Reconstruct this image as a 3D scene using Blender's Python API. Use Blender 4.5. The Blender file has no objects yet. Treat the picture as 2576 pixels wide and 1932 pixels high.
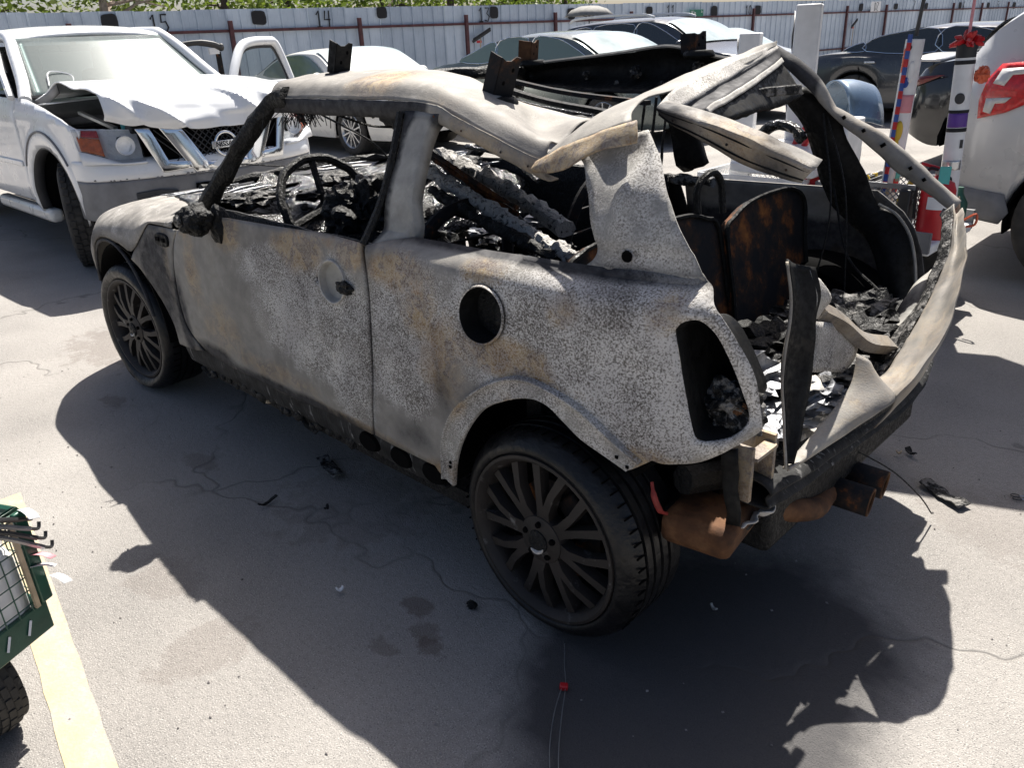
import bpy, bmesh, math, random
from mathutils import Vector, Matrix, noise
from mathutils.geometry import delaunay_2d_cdt
R = math.radians
rnd = random.Random(7)
scene = bpy.context.scene
C = scene.collection

# ---------------------------------------------------------------- camera
cam_pos = Vector((-1.1268, 1.9845, 1.4415))
yaw, pit, rol = -0.786325, 0.415457, -0.044352
fwd = Vector((math.cos(yaw)*math.cos(pit), math.sin(yaw)*math.cos(pit), -math.sin(pit)))
rgt = Vector((math.sin(yaw), -math.cos(yaw), 0)); upv = rgt.cross(fwd)
r2 = math.cos(rol)*rgt + math.sin(rol)*upv
u2 = -math.sin(rol)*rgt + math.cos(rol)*upv
cd = bpy.data.cameras.new('camera'); cam = bpy.data.objects.new('camera', cd); C.objects.link(cam)
cam.matrix_world = Matrix(((r2.x, u2.x, -fwd.x, cam_pos.x), (r2.y, u2.y, -fwd.y, cam_pos.y), (r2.z, u2.z, -fwd.z, cam_pos.z), (0, 0, 0, 1)))
cd.sensor_fit = 'HORIZONTAL'; cd.sensor_width = 36; cd.lens = 1987.98/2576*36
cd.clip_start = .02; cd.clip_end = 500
scene.camera = cam

# ---------------------------------------------------------------- sky and sun
SUN = Vector((.31, -.575, 1.)).normalized()
sun_el = math.asin(SUN.z); sun_az = math.atan2(SUN.x, SUN.y)
w = bpy.data.worlds.new('World'); scene.world = w; w.use_nodes = True
nt = w.node_tree; bg = nt.nodes['Background']
sky = nt.nodes.new('ShaderNodeTexSky'); sky.sky_type = 'NISHITA'; sky.sun_disc = False
sky.sun_elevation = sun_el; sky.sun_rotation = sun_az; sky.air_density = .7; sky.dust_density = 3.0; sky.ozone_density = .4
nt.links.new(sky.outputs[0], bg.inputs[0]); bg.inputs[1].default_value = .062
ld = bpy.data.lights.new('sun', 'SUN'); ld.energy = 5.0; ld.angle = R(.55); ld.color = (1, .955, .88)
lo = bpy.data.objects.new('sun', ld); C.objects.link(lo)
lo.rotation_euler = SUN.to_track_quat('Z', 'Y').to_euler(); lo.location = SUN*30
vs = scene.view_settings
vs.view_transform = 'Standard'; vs.look = 'None'; vs.exposure = 1.2; vs.gamma = 1; vs.use_curve_mapping = False
scene.render.engine = 'CYCLES'

# ---------------------------------------------------------------- materials
MATS = {}
class NB:
    def __init__(s, name):
        s.m = bpy.data.materials.new(name); s.m.use_nodes = True; s.t = s.m.node_tree
        s.b = s.t.nodes['Principled BSDF']; s.tc = None
        MATS[name] = s.m
    def n(s, typ, **k):
        nd = s.t.nodes.new('ShaderNode'+typ)
        for a, v in k.items():
            if a == 'i':
                for kk, vv in v.items(): nd.inputs[kk].default_value = vv
            else: setattr(nd, a, v)
        return nd
    def l(s, a, b): s.t.links.new(a, b)
    def co(s):
        if not s.tc: s.tc = s.n('TexCoord')
        return s.tc.outputs['Object']
    def noise(s, scale, detail=4, rough=.55, dist=0, vec=None):
        nd = s.n('TexNoise', i={'Scale': scale, 'Detail': detail, 'Roughness': rough, 'Distortion': dist})
        s.l(vec or s.co(), nd.inputs['Vector']); return nd.outputs['Fac']
    def ramp(s, fac, stops):
        nd = s.n('ValToRGB'); e = nd.color_ramp.elements
        while len(e) < len(stops): e.new(.5)
        for el, (p, c) in zip(e, stops):
            el.position = p; el.color = (c, c, c, 1) if isinstance(c, (int, float)) else (*c, 1)
        s.l(fac, nd.inputs[0]); return nd.outputs[0]
    def mix(s, fac, a, b, mode='MIX'):
        nd = s.n('MixRGB', blend_type=mode)
        for i, v in enumerate((fac, a, b)):
            if isinstance(v, (int, float)): nd.inputs[i].default_value = v if i == 0 else (v, v, v, 1)
            elif isinstance(v, tuple): nd.inputs[i].default_value = (*v, 1)
            else: s.l(v, nd.inputs[i])
        return nd.outputs[0]
    def math(s, op, a, b=0):
        nd = s.n('Math', operation=op)
        for i, v in enumerate((a, b)):
            if isinstance(v, (int, float)): nd.inputs[i].default_value = v
            else: s.l(v, nd.inputs[i])
        return nd.outputs[0]
    def bump(s, h, strength=.3, dist=.01):
        nd = s.n('Bump', i={'Strength': strength, 'Distance': dist}); s.l(h, nd.inputs['Height']); s.l(nd.outputs[0], s.b.inputs['Normal'])
    def set(s, **k):
        names = {'col': 'Base Color', 'rough': 'Roughness', 'metal': 'Metallic', 'spec': 'Specular IOR Level', 'coat': 'Coat Weight', 'trans': 'Transmission Weight', 'ior': 'IOR', 'alpha': 'Alpha', 'emis': 'Emission Strength', 'coatr': 'Coat Roughness'}
        for a, v in k.items():
            i = s.b.inputs[names[a]]
            if isinstance(v, tuple): i.default_value = (*v, 1)
            elif isinstance(v, (int, float)): i.default_value = v
            else: s.l(v, i)
        return s

def plain(name, col, rough=.6, metal=0., var=.25, scale=14., bump=0., bscale=60., **k):
    b = NB(name)
    dk = tuple(c*(1-var) for c in col); lt = tuple(min(1, c*(1+var)) for c in col)
    if var > 0: b.set(col=b.ramp(b.noise(scale, 3), [(.3, dk), (.7, lt)]))
    else: b.set(col=col)
    if bump > 0: b.bump(b.noise(bscale, 5), bump, .01)
    b.set(rough=rough, metal=metal, **k)
    return b.m

def paint(name, col, rough=.28, flake=0., dirt=.15):
    b = NB(name)
    n = b.noise(3.5, 3); d = tuple(c*.8+.03 for c in col)
    b.set(col=b.mix(b.math('MULTIPLY', b.ramp(n, [(.45, 0.), (.75, 1.)]), dirt*3), col, d), rough=b.ramp(b.noise(9, 2), [(.3, rough*.8), (.8, min(1, rough*1.5))]), metal=flake, coat=.6, coatr=.06)
    return b.m

def glass(name, tint=(.55, .62, .6), rough=.02, dens=.5, spec=.6, base=.12):
    # thin tinted pane: part clear, part glossy
    b = NB(name)
    b.set(col=tuple(c*base*.12 if base > 1 else c*base for c in tint), rough=rough, spec=spec)
    tr = b.n('BsdfTransparent'); tr.inputs[0].default_value = (*tint, 1)
    mx = b.n('MixShader'); mx.inputs[0].default_value = dens
    out = b.t.nodes['Material Output']
    b.l(tr.outputs[0], mx.inputs[1]); b.l(b.b.outputs[0], mx.inputs[2]); b.l(mx.outputs[0], out.inputs[0])
    return b.m

# burnt sheet metal: the 'burn' colour attribute carries soot (R), rust/ochre (G), ash speckle (B)
def burnt(name, base=(.27, .255, .232), dirt=0.):
    b = NB(name)
    at = b.n('Attribute', attribute_name='burn'); sp = b.n('SeparateColor'); b.l(at.outputs['Color'], sp.inputs[0])
    warp = b.noise(12, 5, .72)
    def edge(ch, lo, hi, amt=.7):
        v = b.math('ADD', sp.outputs[ch], b.math('MULTIPLY', b.math('SUBTRACT', warp, .5), amt))
        return b.ramp(v, [(lo, 0.), (hi, 1.)])
    fine = b.noise(230, 2, .65)
    mid = b.noise(24, 3, .6)
    patchy = b.math('ADD', fine, b.math('MULTIPLY', b.math('SUBTRACT', b.noise(6.5, 3, .6), .5), .42))
    ashy = b.ramp(patchy, [(.34, (.105, .092, .08)), (.47, (.30, .285, .265)), (.58, (.55, .53, .505))])
    col = b.ramp(mid, [(.3, tuple(c*.74 for c in base)), (.7, tuple(c*1.15 for c in base))])
    col = b.mix(edge('Blue', .34, .58, .8), col, ashy)
    och = b.ramp(b.noise(11, 4, .66, .25), [(.30, (.09, .048, .026)), (.42, (.26, .155, .062)), (.50, (.40, .29, .15)), (.57, (.11, .068, .058)), (.63, (.30, .24, .17)), (.70, (.34, .19, .07))])
    gm = edge('Green', .34, .74, .85)
    col = b.mix(b.math('MULTIPLY', gm, .74), col, b.mix(b.ramp(fine, [(.4, .0), (.6, .45)]), och, (.42, .38, .32)))
    soot = b.ramp(b.noise(34, 3, .65), [(.3, (.014, .014, .017)), (.75, (.065, .064, .067))])
    col = b.mix(edge('Red', .30, .72, .8), col, soot)
    col = b.mix(1., col, b.ramp(b.noise(4.5, 3, .6), [(.30, (.70, .69, .70)), (.52, (1., 1., 1.)), (.72, (1.14, 1.12, 1.08))]), 'MULTIPLY')
    b.set(col=col, rough=b.ramp(mid, [(.3, .62), (.7, .9)]), metal=.12, spec=.35)
    b.bump(b.mix(.4, fine, mid), .32, .004)
    return b.m

def char_mat(name, lo=.004, hi=.02, rough=.42, scale=22, bump=.8, dist=.02, ash=0., ashc=.3, spec=.5):
    b = NB(name)
    n1 = b.noise(scale, 4, .62, .4); n2 = b.noise(scale*4.5, 3, .6)
    col = b.ramp(n1, [(.3, lo), (.75, hi)])
    if ash > 0:
        col = b.mix(b.ramp(b.noise(scale*1.7, 4, .7), [(1-ash-.12, 0.), (1-ash, 1.)]), col, (ashc, ashc*.96, ashc*.91))
    b.set(col=col, rough=b.ramp(n2, [(.3, rough*.6), (.7, min(1, rough*1.6))]), spec=spec)
    b.bump(b.mix(.45, n1, n2), bump, dist)
    return b.m

def rust_mat(name, dark=.3, scale=9):
    b = NB(name)
    n = b.noise(scale, 5, .7); k = dark*.25
    c = b.ramp(n, [(.38+k, (.010, .010, .012)), (.47+k, (.030, .018, .013)), (.54+k, (.12, .042, .014)), (.66+k, (.26, .10, .025))])
    b.set(col=c, rough=.8, metal=.1, spec=.25); b.bump(b.noise(scale*6, 3), .3, .006)
    return b.m

burnt('burnt_paint'); burnt('burnt_pillar', (.33, .32, .295))
char_mat('charred', .003, .012, .55, 22, .8, .02, spec=.28); char_mat('charred_gloss', .003, .016, .15, 13, 1.0, .03, spec=.6); char_mat('charred_ash', .004, .016, .6, 20, .9, .02, ash=.40, ashc=.17, spec=.25)
char_mat('flaky_ash', .004, .02, .55, 34, 1., .02, ash=.52, ashc=.42, spec=.3)
char_mat('soot_metal', .004, .015, .6, 14, .25, .006, spec=.15)
b = NB('sill_char'); mpn = b.n('Mapping', i={'Scale': (70., 70., 7.)}); b.l(b.co(), mpn.inputs[0]); st = b.noise(1., 3, .6, 0, mpn.outputs[0]); big = b.noise(6, 3)
b.set(col=b.mix(b.math('MULTIPLY', b.ramp(st, [(.58, 0.), (.66, 1.)]), b.ramp(big, [(.45, .0), (.6, 1.)])), b.ramp(b.noise(20, 3), [(.3, .008), (.7, .035)]), (.26, .255, .25)), rough=.75, spec=.25); b.bump(st, .4, .01)
rust_mat('rust', .22, 8); rust_mat('rust_dark', .45, 14)
b = NB('rust_bright'); b.set(col=b.ramp(b.noise(16, 6, .6), [(.3, (.035, .018, .011)), (.52, (.10, .045, .02)), (.7, (.17, .085, .04)), (.85, (.05, .03, .02))]), rough=.8, spec=.25); b.bump(b.noise(120, 4), .3, .004)
b = NB('rubber'); b.set(col=b.ramp(b.noise(18, 6), [(.3, (.003, .003, .0035)), (.75, (.010, .010, .011))]), rough=b.ramp(b.noise(30, 3), [(.3, .32), (.7, .55)]), spec=.35); b.bump(b.noise(60, 3), .45, .006)
b = NB('rubber_dusty'); b.set(col=b.ramp(b.noise(12, 6), [(.3, (.022, .021, .02)), (.75, (.065, .06, .053))]), rough=.85); b.bump(b.noise(80, 5), .3, .005)
b = NB('burnt_rim'); b.set(col=b.mix(b.ramp(b.noise(17, 7, .7), [(.60, 0.), (.70, 1.)]), b.ramp(b.noise(6, 4), [(.3, (.010, .009, .009)), (.7, (.036, .029, .025))]), (.15, .145, .14)), rough=.62, metal=.25); b.bump(b.noise(70, 5), .3, .004)
plain('ash_pale', (.42, .40, .37), .9, 0, .3, 30, .8, 40)
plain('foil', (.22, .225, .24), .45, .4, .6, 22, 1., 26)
plain('alloy', (.55, .56, .57), .3, .85, .1)
plain('chrome', (.72, .74, .76), .12, 1., .04)
plain('black_plastic', (.014, .014, .015), .5, 0, .3, 20, .15, 90)
plain('dark_void', (.0018, .0018, .002), .95, 0, 0, spec=.08)  # near-black colour stands in for deep shade in wells, holes and gaps
plain('grey_plastic', (.17, .17, .175), .6, 0, .2, 9, .1)
plain('dark_plastic', (.035, .035, .037), .6, 0, .2)
paint('white_paint', (.74, .75, .76), .3)
paint('white_paint_warm', (.70, .69, .65), .3)
paint('graphite_paint', (.045, .050, .058), .22, .4)
paint('silver_paint', (.36, .37, .39), .25, .6)
paint('green_grey_paint', (.115, .135, .13), .22, .5)
paint('black_paint', (.010, .011, .013), .15, .1)
paint('pearl_paint', (.55, .54, .53), .3, .2)
paint('blue_grey_paint', (.10, .16, .24), .25, .4)
paint('red_paint', (.42, .012, .015), .25)
glass('glass_clear', (.80, .86, .85), .03, .30)
glass('glass_screen', (.66, .76, .75), .27, .52, 1., 2.2)
glass('glass_tint', (.16, .18, .18), .03, .72)
glass('glass_lamp', (.93, .94, .95), .05, .14)
plain('lens_red', (.50, .010, .012), .12, 0, .25, 40, .3, 60, coat=.5)
plain('lens_amber', (.78, .16, .02), .14, 0, .25, 40, .3, 60, coat=.5)
plain('lamp_reflector', (.82, .83, .84), .3, .15, .12, 14, .7, 40)
plain('plastic_white', (.72, .72, .72), .45, 0, .08)
plain('spring_red', (.22, .018, .014), .6, 0, .4, 30)
plain('plastic_red', (.50, .014, .02), .4, 0, .15)
plain('plastic_yellow', (.62, .42, .03), .45, 0, .1)
plain('plastic_blue', (.03, .08, .32), .45, 0, .15)
plain('plastic_teal', (.07, .40, .38), .5, 0, .1)
plain('plastic_purple', (.10, .035, .26), .5, 0, .1)
plain('plastic_orange', (.62, .12, .05), .45, 0, .1)
plain('plastic_pink', (.62, .25, .28), .5, 0, .1)
plain('cart_green', (.012, .065, .042), .35, .1, .25, 10, .1)
plain('wire_grey', (.25, .25, .26), .45, .7, .2)
plain('wood_tan', (.42, .33, .22), .7, 0, .3, 18)
plain('seat_fabric', (.05, .05, .055), .9, 0, .3)
plain('ink_black', (.012, .012, .014), .8, 0, .2, 30)
plain('sign_green', (.01, .16, .09), .5, 0, .1)
plain('post_maroon', (.085, .028, .030), .6, .1, .35, 8, .15)

# ---------------------------------------------------------------- mesh helpers
def finish(o, parent, thick=0, off=-1., bevel=0., angle=38):
    me = o.data
    for p_ in me.polygons: p_.use_smooth = True
    me.set_sharp_from_angle(angle=R(angle))
    if thick:
        m = o.modifiers.new('s', 'SOLIDIFY'); m.thickness = thick; m.offset = off; m.use_even_offset = False
    if bevel:
        m = o.modifiers.new('b', 'BEVEL'); m.width = bevel; m.segments = 2; m.limit_method = 'ANGLE'; m.angle_limit = R(40)
    C.objects.link(o)
    if parent: o.parent = parent
    return o

class MB:
    def __init__(s): s.v = []; s.f = []
    def add(s, v, f):
        k = len(s.v); s.v += [tuple(x) for x in v]; s.f += [tuple(i+k for i in q) for q in f]; return s
    def box(s, c, d, rot=None, taper=None):
        hx, hy, hz = d[0]/2, d[1]/2, d[2]/2; vv = []
        for sz in (-1, 1):
            t = taper if (taper and sz > 0) else 1
            for sx, sy in ((-1, -1), (1, -1), (1, 1), (-1, 1)):
                q = Vector((sx*hx*t, sy*hy*t, sz*hz))
                if rot: q = rot @ q
                vv.append(q+Vector(c))
        return s.add(vv, [(3, 2, 1, 0), (4, 5, 6, 7), (0, 1, 5, 4), (1, 2, 6, 5), (2, 3, 7, 6), (3, 0, 4, 7)])
    def bar(s, a, b_, w_, h_, up=(0, 0, 1)):
        a = Vector(a); b_ = Vector(b_); d = (b_-a); L = d.length; d.normalize()
        u = Vector(up); sd = d.cross(u)
        if sd.length < 1e-4: sd = d.cross(Vector((1, 0, 0)))
        sd.normalize(); u = sd.cross(d)
        vv = []
        for p_ in (a, b_):
            for i, j in ((-1, -1), (1, -1), (1, 1), (-1, 1)): vv.append(p_+sd*i*w_/2+u*j*h_/2)
        return s.add(vv, [(3, 2, 1, 0), (4, 5, 6, 7), (0, 1, 5, 4), (1, 2, 6, 5), (2, 3, 7, 6), (3, 0, 4, 7)])
    def tube(s, pts, r, n=8, closed=False, cap=True):
        pts = [Vector(p_) for p_ in pts]; m = len(pts); rr = r if isinstance(r, (list, tuple)) else [r]*m
        vv = []; ff = []; prev = None
        for i, p_ in enumerate(pts):
            if closed: t = pts[(i+1) % m]-pts[i-1]
            else: t = pts[min(i+1, m-1)]-pts[max(i-1, 0)]
            t.normalize()
            if prev is None:
                a = Vector((0, 0, 1)) if abs(t.z) < .9 else Vector((1, 0, 0))
                nrm = t.cross(a).normalized()
            else: nrm = (prev-t*prev.dot(t)).normalized()
            prev = nrm; bn = t.cross(nrm)
            for k in range(n):
                an = 2*math.pi*k/n; vv.append(p_+(nrm*math.cos(an)+bn*math.sin(an))*rr[i])
        for i in range(m if closed else m-1):
            j = (i+1) % m
            for k in range(n):
                k2 = (k+1) % n; ff.append((i*n+k, i*n+k2, j*n+k2, j*n+k))
        if cap and not closed: ff.append(tuple(range(n-1, -1, -1))); ff.append(tuple((m-1)*n+k for k in range(n)))
        return s.add(vv, ff)
    def lathe(s, prof, c=(0, 0, 0), axis='y', n=32, arc=(0, 2*math.pi), close=True):
        vv = []; ff = []; m = len(prof); full = abs(arc[1]-arc[0]-2*math.pi) < 1e-6
        N_ = n if full else n+1
        for k in range(N_):
            a = arc[0]+(arc[1]-arc[0])*k/n; ca, sa = math.cos(a), math.sin(a)
            for r_, h_ in prof:
                q = {'y': (r_*ca, h_, r_*sa), 'z': (r_*ca, r_*sa, h_), 'x': (h_, r_*ca, r_*sa)}[axis]
                vv.append((q[0]+c[0], q[1]+c[1], q[2]+c[2]))
        for k in range(n if full else n):
            k2 = (k+1) % N_
            for i in range(m-1): ff.append((k*m+i, k*m+i+1, k2*m+i+1, k2*m+i))
        return s.add(vv, ff)
    def grid(s, G):
        nr, nc = len(G), len(G[0]); vv = [p_ for r_ in G for p_ in r_]
        return s.add(vv, [(i*nc+j, i*nc+j+1, (i+1)*nc+j+1, (i+1)*nc+j) for i in range(nr-1) for j in range(nc-1)])
    def prism(s, poly, h0, h1, mp):
        n = len(poly); vv = [mp(a, b_, h0) for a, b_ in poly]+[mp(a, b_, h1) for a, b_ in poly]
        return s.add(vv, [tuple(range(n-1, -1, -1)), tuple(range(n, 2*n))]+[(i, (i+1) % n, n+(i+1) % n, n+i) for i in range(n)])
    def build(s, name, mat, parent=None, thick=0, off=-1., bevel=0., angle=38, burn=None, fix=True):
        me = bpy.data.meshes.new(name); me.from_pydata([tuple(q) for q in s.v], [], s.f)
        me.materials.append(MATS[mat]); me.update()
        if fix:
            bm = bmesh.new(); bm.from_mesh(me); bmesh.ops.recalc_face_normals(bm, faces=bm.faces); bm.to_mesh(me); bm.free()
        if burn:
            ca = me.color_attributes.new('burn', 'FLOAT_COLOR', 'POINT')
            for i, q in enumerate(s.v):
                ca.data[i].color = (*burn(*q), 1)
        return finish(bpy.data.objects.new(name, me), parent, thick, off, bevel, angle)

def cr(pts, t_per=4, closed=False):
    """Catmull-Rom resample of a list of tuples"""
    P = [Vector(q) for q in pts]; n = len(P)
    if n < 3 and not closed:
        return [P[0].lerp(P[1], k/t_per) for k in range(t_per+1)]
    out = []
    for i in range(n if closed else n-1):
        if closed: a, b_, c_, d_ = P[i-1], P[i], P[(i+1) % n], P[(i+2) % n]
        else:
            b_, c_ = P[i], P[i+1]; a = P[i-1] if i > 0 else b_*2-c_; d_ = P[i+2] if i+2 < n else c_*2-b_
        for k in range(t_per):
            t = k/t_per; out.append(.5*((2*b_)+(c_-a)*t+(2*a-5*b_+4*c_-d_)*t*t+(3*b_-a-3*c_+d_)*t**3))
    if not closed: out.append(P[-1].copy())
    return out

def patch(G, nu=4, nv=4, rough=0., rs=6., seed=0):
    """bicubic sheet through a control grid, optional crumple"""
    rows = [cr(r_, nv) for r_ in G]; cols = list(zip(*rows)); fin = [cr(list(c_), nu) for c_ in cols]
    out = [list(r_) for r_ in zip(*fin)]
    if rough:
        for r_ in out:
            for q in r_:
                d = noise.noise_vector(q*rs+Vector((seed*7.3, 0, 0))); q += d*rough
    return MB().grid(out)

def inpoly(x, y, P):
    c = False; n = len(P); j = n-1
    for i in range(n):
        if (P[i][1] > y) != (P[j][1] > y) and x < (P[j][0]-P[i][0])*(y-P[i][1])/(P[j][1]-P[i][1])+P[i][0]: c = not c
        j = i
    return c

def resample(P, step, closed=False):
    out = []; n = len(P)
    for i in range(n if closed else n-1):
        a, b_ = Vector(P[i]), Vector(P[(i+1) % n]); k = max(1, int(round((b_-a).length/step)))
        for q in range(k): out.append(a.lerp(b_, q/k))
    if not closed: out.append(Vector(P[-1]))
    return out

def outline(segs, step):
    """segments are smooth runs that meet in corners"""
    out = []
    for s_ in segs:
        out += resample(cr(s_, 6), step)[:-1]
    return out

def sheet(outer, holes, step, mp):
    """triangulated sheet inside an outline with holes, mapped to 3-D"""
    pts = [Vector(q) for q in outer]; edges = []; loops = [outer]+holes; base = 0; pts = []
    for L in loops:
        n = len(L); pts += [Vector((q[0], q[1])) for q in L]; edges += [(base+i, base+(i+1) % n) for i in range(n)]; base += n
    x0 = min(q[0] for q in outer); x1 = max(q[0] for q in outer); y0 = min(q[1] for q in outer); y1 = max(q[1] for q in outer)
    bnd = pts[:]; j = 0; y = y0
    while y < y1:
        x = x0+(step/2 if j % 2 else 0)
        while x < x1:
            if inpoly(x, y, outer) and not any(inpoly(x, y, h) for h in holes):
                if all(abs(q.x-x) > step*.55 or abs(q.y-y) > step*.55 for q in bnd): pts.append(Vector((x, y)))
            x += step
        y += step*.866; j += 1
    v, e, f, *_ = delaunay_2d_cdt(pts, edges, [], 0, 1e-5)
    ff = []
    for t in f:
        cx = sum(v[i].x for i in t)/len(t); cy = sum(v[i].y for i in t)/len(t)
        if inpoly(cx, cy, outer) and not any(inpoly(cx, cy, h) for h in holes): ff.append(tuple(t))
    m = MB(); m.add([mp(q.x, q.y) for q in v], ff); return m

def blob(c, r, seed, sub=3, rough=.35, fs=2.2, squash=(1, 1, 1), fine=.12):
    bm = bmesh.new(); bmesh.ops.create_icosphere(bm, subdivisions=sub, radius=1)
    v = []
    for q in bm.verts:
        d = q.co.normalized(); k = 1+rough*noise.noise(d*fs+Vector((seed*3.1, seed, 0)))+fine*noise.noise(d*fs*3+Vector((0, seed*2.7, 0)))+fine*.22*noise.noise(d*fs*8+Vector((0, 0, seed*1.7)))
        v.append((c[0]+d.x*k*r*squash[0], c[1]+d.y*k*r*squash[1], c[2]+d.z*k*r*squash[2]))
    f = [tuple(x.index for x in q.verts) for q in bm.faces]; bm.free()
    return MB().add(v, f)

def thing(name, label, cat, loc=(0, 0, 0), rz=0, group=None, rot=None):
    o = bpy.data.objects.new(name, None); C.objects.link(o); o.empty_display_size = .1
    o.location = loc; o.rotation_euler = rot or (0, 0, rz)
    return tag(o, label, cat, group)
def tag(o, label, cat, group=None):
    o['label'] = label; o['category'] = cat
    if group: o['group'] = group
    return o
def copy_tree(o, parent=None):
    c = o.copy(); C.objects.link(c); c.parent = parent
    for ch in list(o.children): copy_tree(ch, c)
    return c
def text(name, s_, size, mat, parent, loc, rot, ext=.001, shear=0., bold=0.):
    cu = bpy.data.curves.new(name, 'FONT'); cu.body = s_; cu.size = size; cu.extrude = ext; cu.align_x = 'CENTER'; cu.align_y = 'CENTER'; cu.shear = shear; cu.offset = bold; cu.resolution_u = 3
    t = bpy.data.objects.new('t', cu); C.objects.link(t)
    dg = bpy.context.evaluated_depsgraph_get(); me = bpy.data.meshes.new_from_object(t.evaluated_get(dg)); bpy.data.objects.remove(t)
    me.name = name; me.materials.clear(); me.materials.append(MATS[mat])
    o = bpy.data.objects.new(name, me); C.objects.link(o); o.parent = parent; o.location = loc; o.rotation_euler = rot
    return o
def struct(o): o['kind'] = 'structure'; return o

# ---------------------------------------------------------------- ground
def ground_material():
    b = NB('asphalt')
    n1 = b.noise(1.1, 3, .6); n2 = b.noise(55, 3, .65); n3 = b.noise(260, 2, .6); wob = b.noise(12, 4, .65)
    col = b.ramp(n1, [(.28, (.205, .194, .183)), (.5, (.265, .25, .234)), (.72, (.315, .298, .279))])
    col = b.mix(1., col, b.ramp(n2, [(.25, .84), (.5, .99), (.8, 1.10)]), 'MULTIPLY')
    col = b.mix(b.ramp(n3, [(.57, 0.), (.68, .9)]), col, (.44, .42, .395))
    col = b.mix(b.ramp(n3, [(.30, .9), (.40, 0.)]), col, (.07, .066, .064))
    # oily burn residue and old brown spots, each with a shape of its own
    sep = b.n('SeparateXYZ'); b.l(b.co(), sep.inputs[0])
    def spot(cx, cy, rx, ry, w=.5, ns=4.):
        dx = b.math('DIVIDE', b.math('SUBTRACT', sep.outputs[0], cx), rx); dy = b.math('DIVIDE', b.math('SUBTRACT', sep.outputs[1], cy), ry)
        d = b.math('SQRT', b.math('ADD', b.math('MULTIPLY', dx, dx), b.math('MULTIPLY', dy, dy)))
        d = b.math('ADD', d, b.math('MULTIPLY', b.math('SUBTRACT', b.noise(ns, 4, .65) if ns < 10 else wob, .5), w))
        return b.ramp(d, [(.72, 1.), (1.05, 0.)])
    wet = spot(-.40, .62, .47, .66, .6, 3.5)
    col = b.mix(b.math('MULTIPLY', wet, .88), col, (.040, .039, .042))
    for cx, cy, rx, ry, k in ((.32, .93, .06, .04, .5), (.18, 1.02, .06, .03, .45), (1.6, .95, .12, .05, .3), (.9, .75, .3, .25, .22), (2.45, .95, .12, .05, .35), (.22, 1.0, .05, .05, .4), (.28, 1.10, .05, .03, .35), (1.0, 1.35, .16, .10, .18), (.62, 1.42, .10, .14, .2), (3.2, .6, .4, .3, .25), (-.75, -.5, .25, .2, .15)):
        col = b.mix(b.math('MULTIPLY', spot(cx, cy, rx, ry, 2.6, 14.), k), col, (.085, .055, .042))
    # cracks
    wv = b.n('VectorMath', operation='ADD'); nv = b.n('TexNoise', i={'Scale': 1.7, 'Detail': 3., 'Roughness': .7}); b.l(b.co(), nv.inputs['Vector'])
    sc = b.n('VectorMath', operation='SCALE', i={'Scale': .55}); b.l(nv.outputs['Color'], sc.inputs[0]); b.l(b.co(), wv.inputs[0]); b.l(sc.outputs[0], wv.inputs[1])
    vo = b.n('TexVoronoi', feature='DISTANCE_TO_EDGE', i={'Scale': .55}); b.l(wv.outputs[0], vo.inputs['Vector'])
    crack = b.math('MULTIPLY', b.ramp(vo.outputs['Distance'], [(.0, 1.), (.006, 0.)]), b.ramp(b.noise(.8, 3), [(.42, 0.), (.52, 1.)]))
    col = b.mix(b.math('MULTIPLY', crack, .55), col, (.07, .065, .06))
    b.set(col=col, rough=b.mix(wet, (.92, .92, .92), (.72, .72, .72)), spec=.25)
    h = b.mix(.5, n2, n3); h = b.mix(b.math('MULTIPLY', crack, .8), h, 0.)
    b.bump(h, .85, .010)
    return b.m
ground_material()
m = MB(); n = 24; G = []
xs = [-60+120*i/n for i in range(n+1)]
for i in range(n+1): G.append([(xs[i], -70+110*j/n, 0) for j in range(n+1)])
struct(m.grid(G).build('ground', 'asphalt', fix=False))
b = NB('worn_yellow'); nn = b.noise(38, 6, .7); big = b.noise(7, 5)
wear = b.math('ADD', b.math('MULTIPLY', nn, .6), b.math('MULTIPLY', big, .5))
b.set(col=b.mix(b.ramp(wear, [(.47, 0.), (.62, 1.)]), (.31, .293, .273), b.ramp(nn, [(.3, (.37, .30, .18)), (.7, (.50, .41, .24))])), rough=.85); b.bump(b.noise(120, 4), .5, .005)
ln = MB(); ed = []
for i in range(25):
    t = i/24; a = Vector((1.9, 1.49, .002)).lerp(Vector((.1, 1.775, .002)), t); c_ = Vector((1.9, 1.585, .002)).lerp(Vector((.1, 1.87, .002)), t)
    a += Vector((0, .006*noise.noise(Vector((i*.9, 0, 0))), 0)); c_ += Vector((0, .006*noise.noise(Vector((i*.9, 5, 0))), 0)); ed.append([a, c_])
ln.grid(ed); struct(ln.build('painted_line', 'worn_yellow', fix=False))

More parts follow.
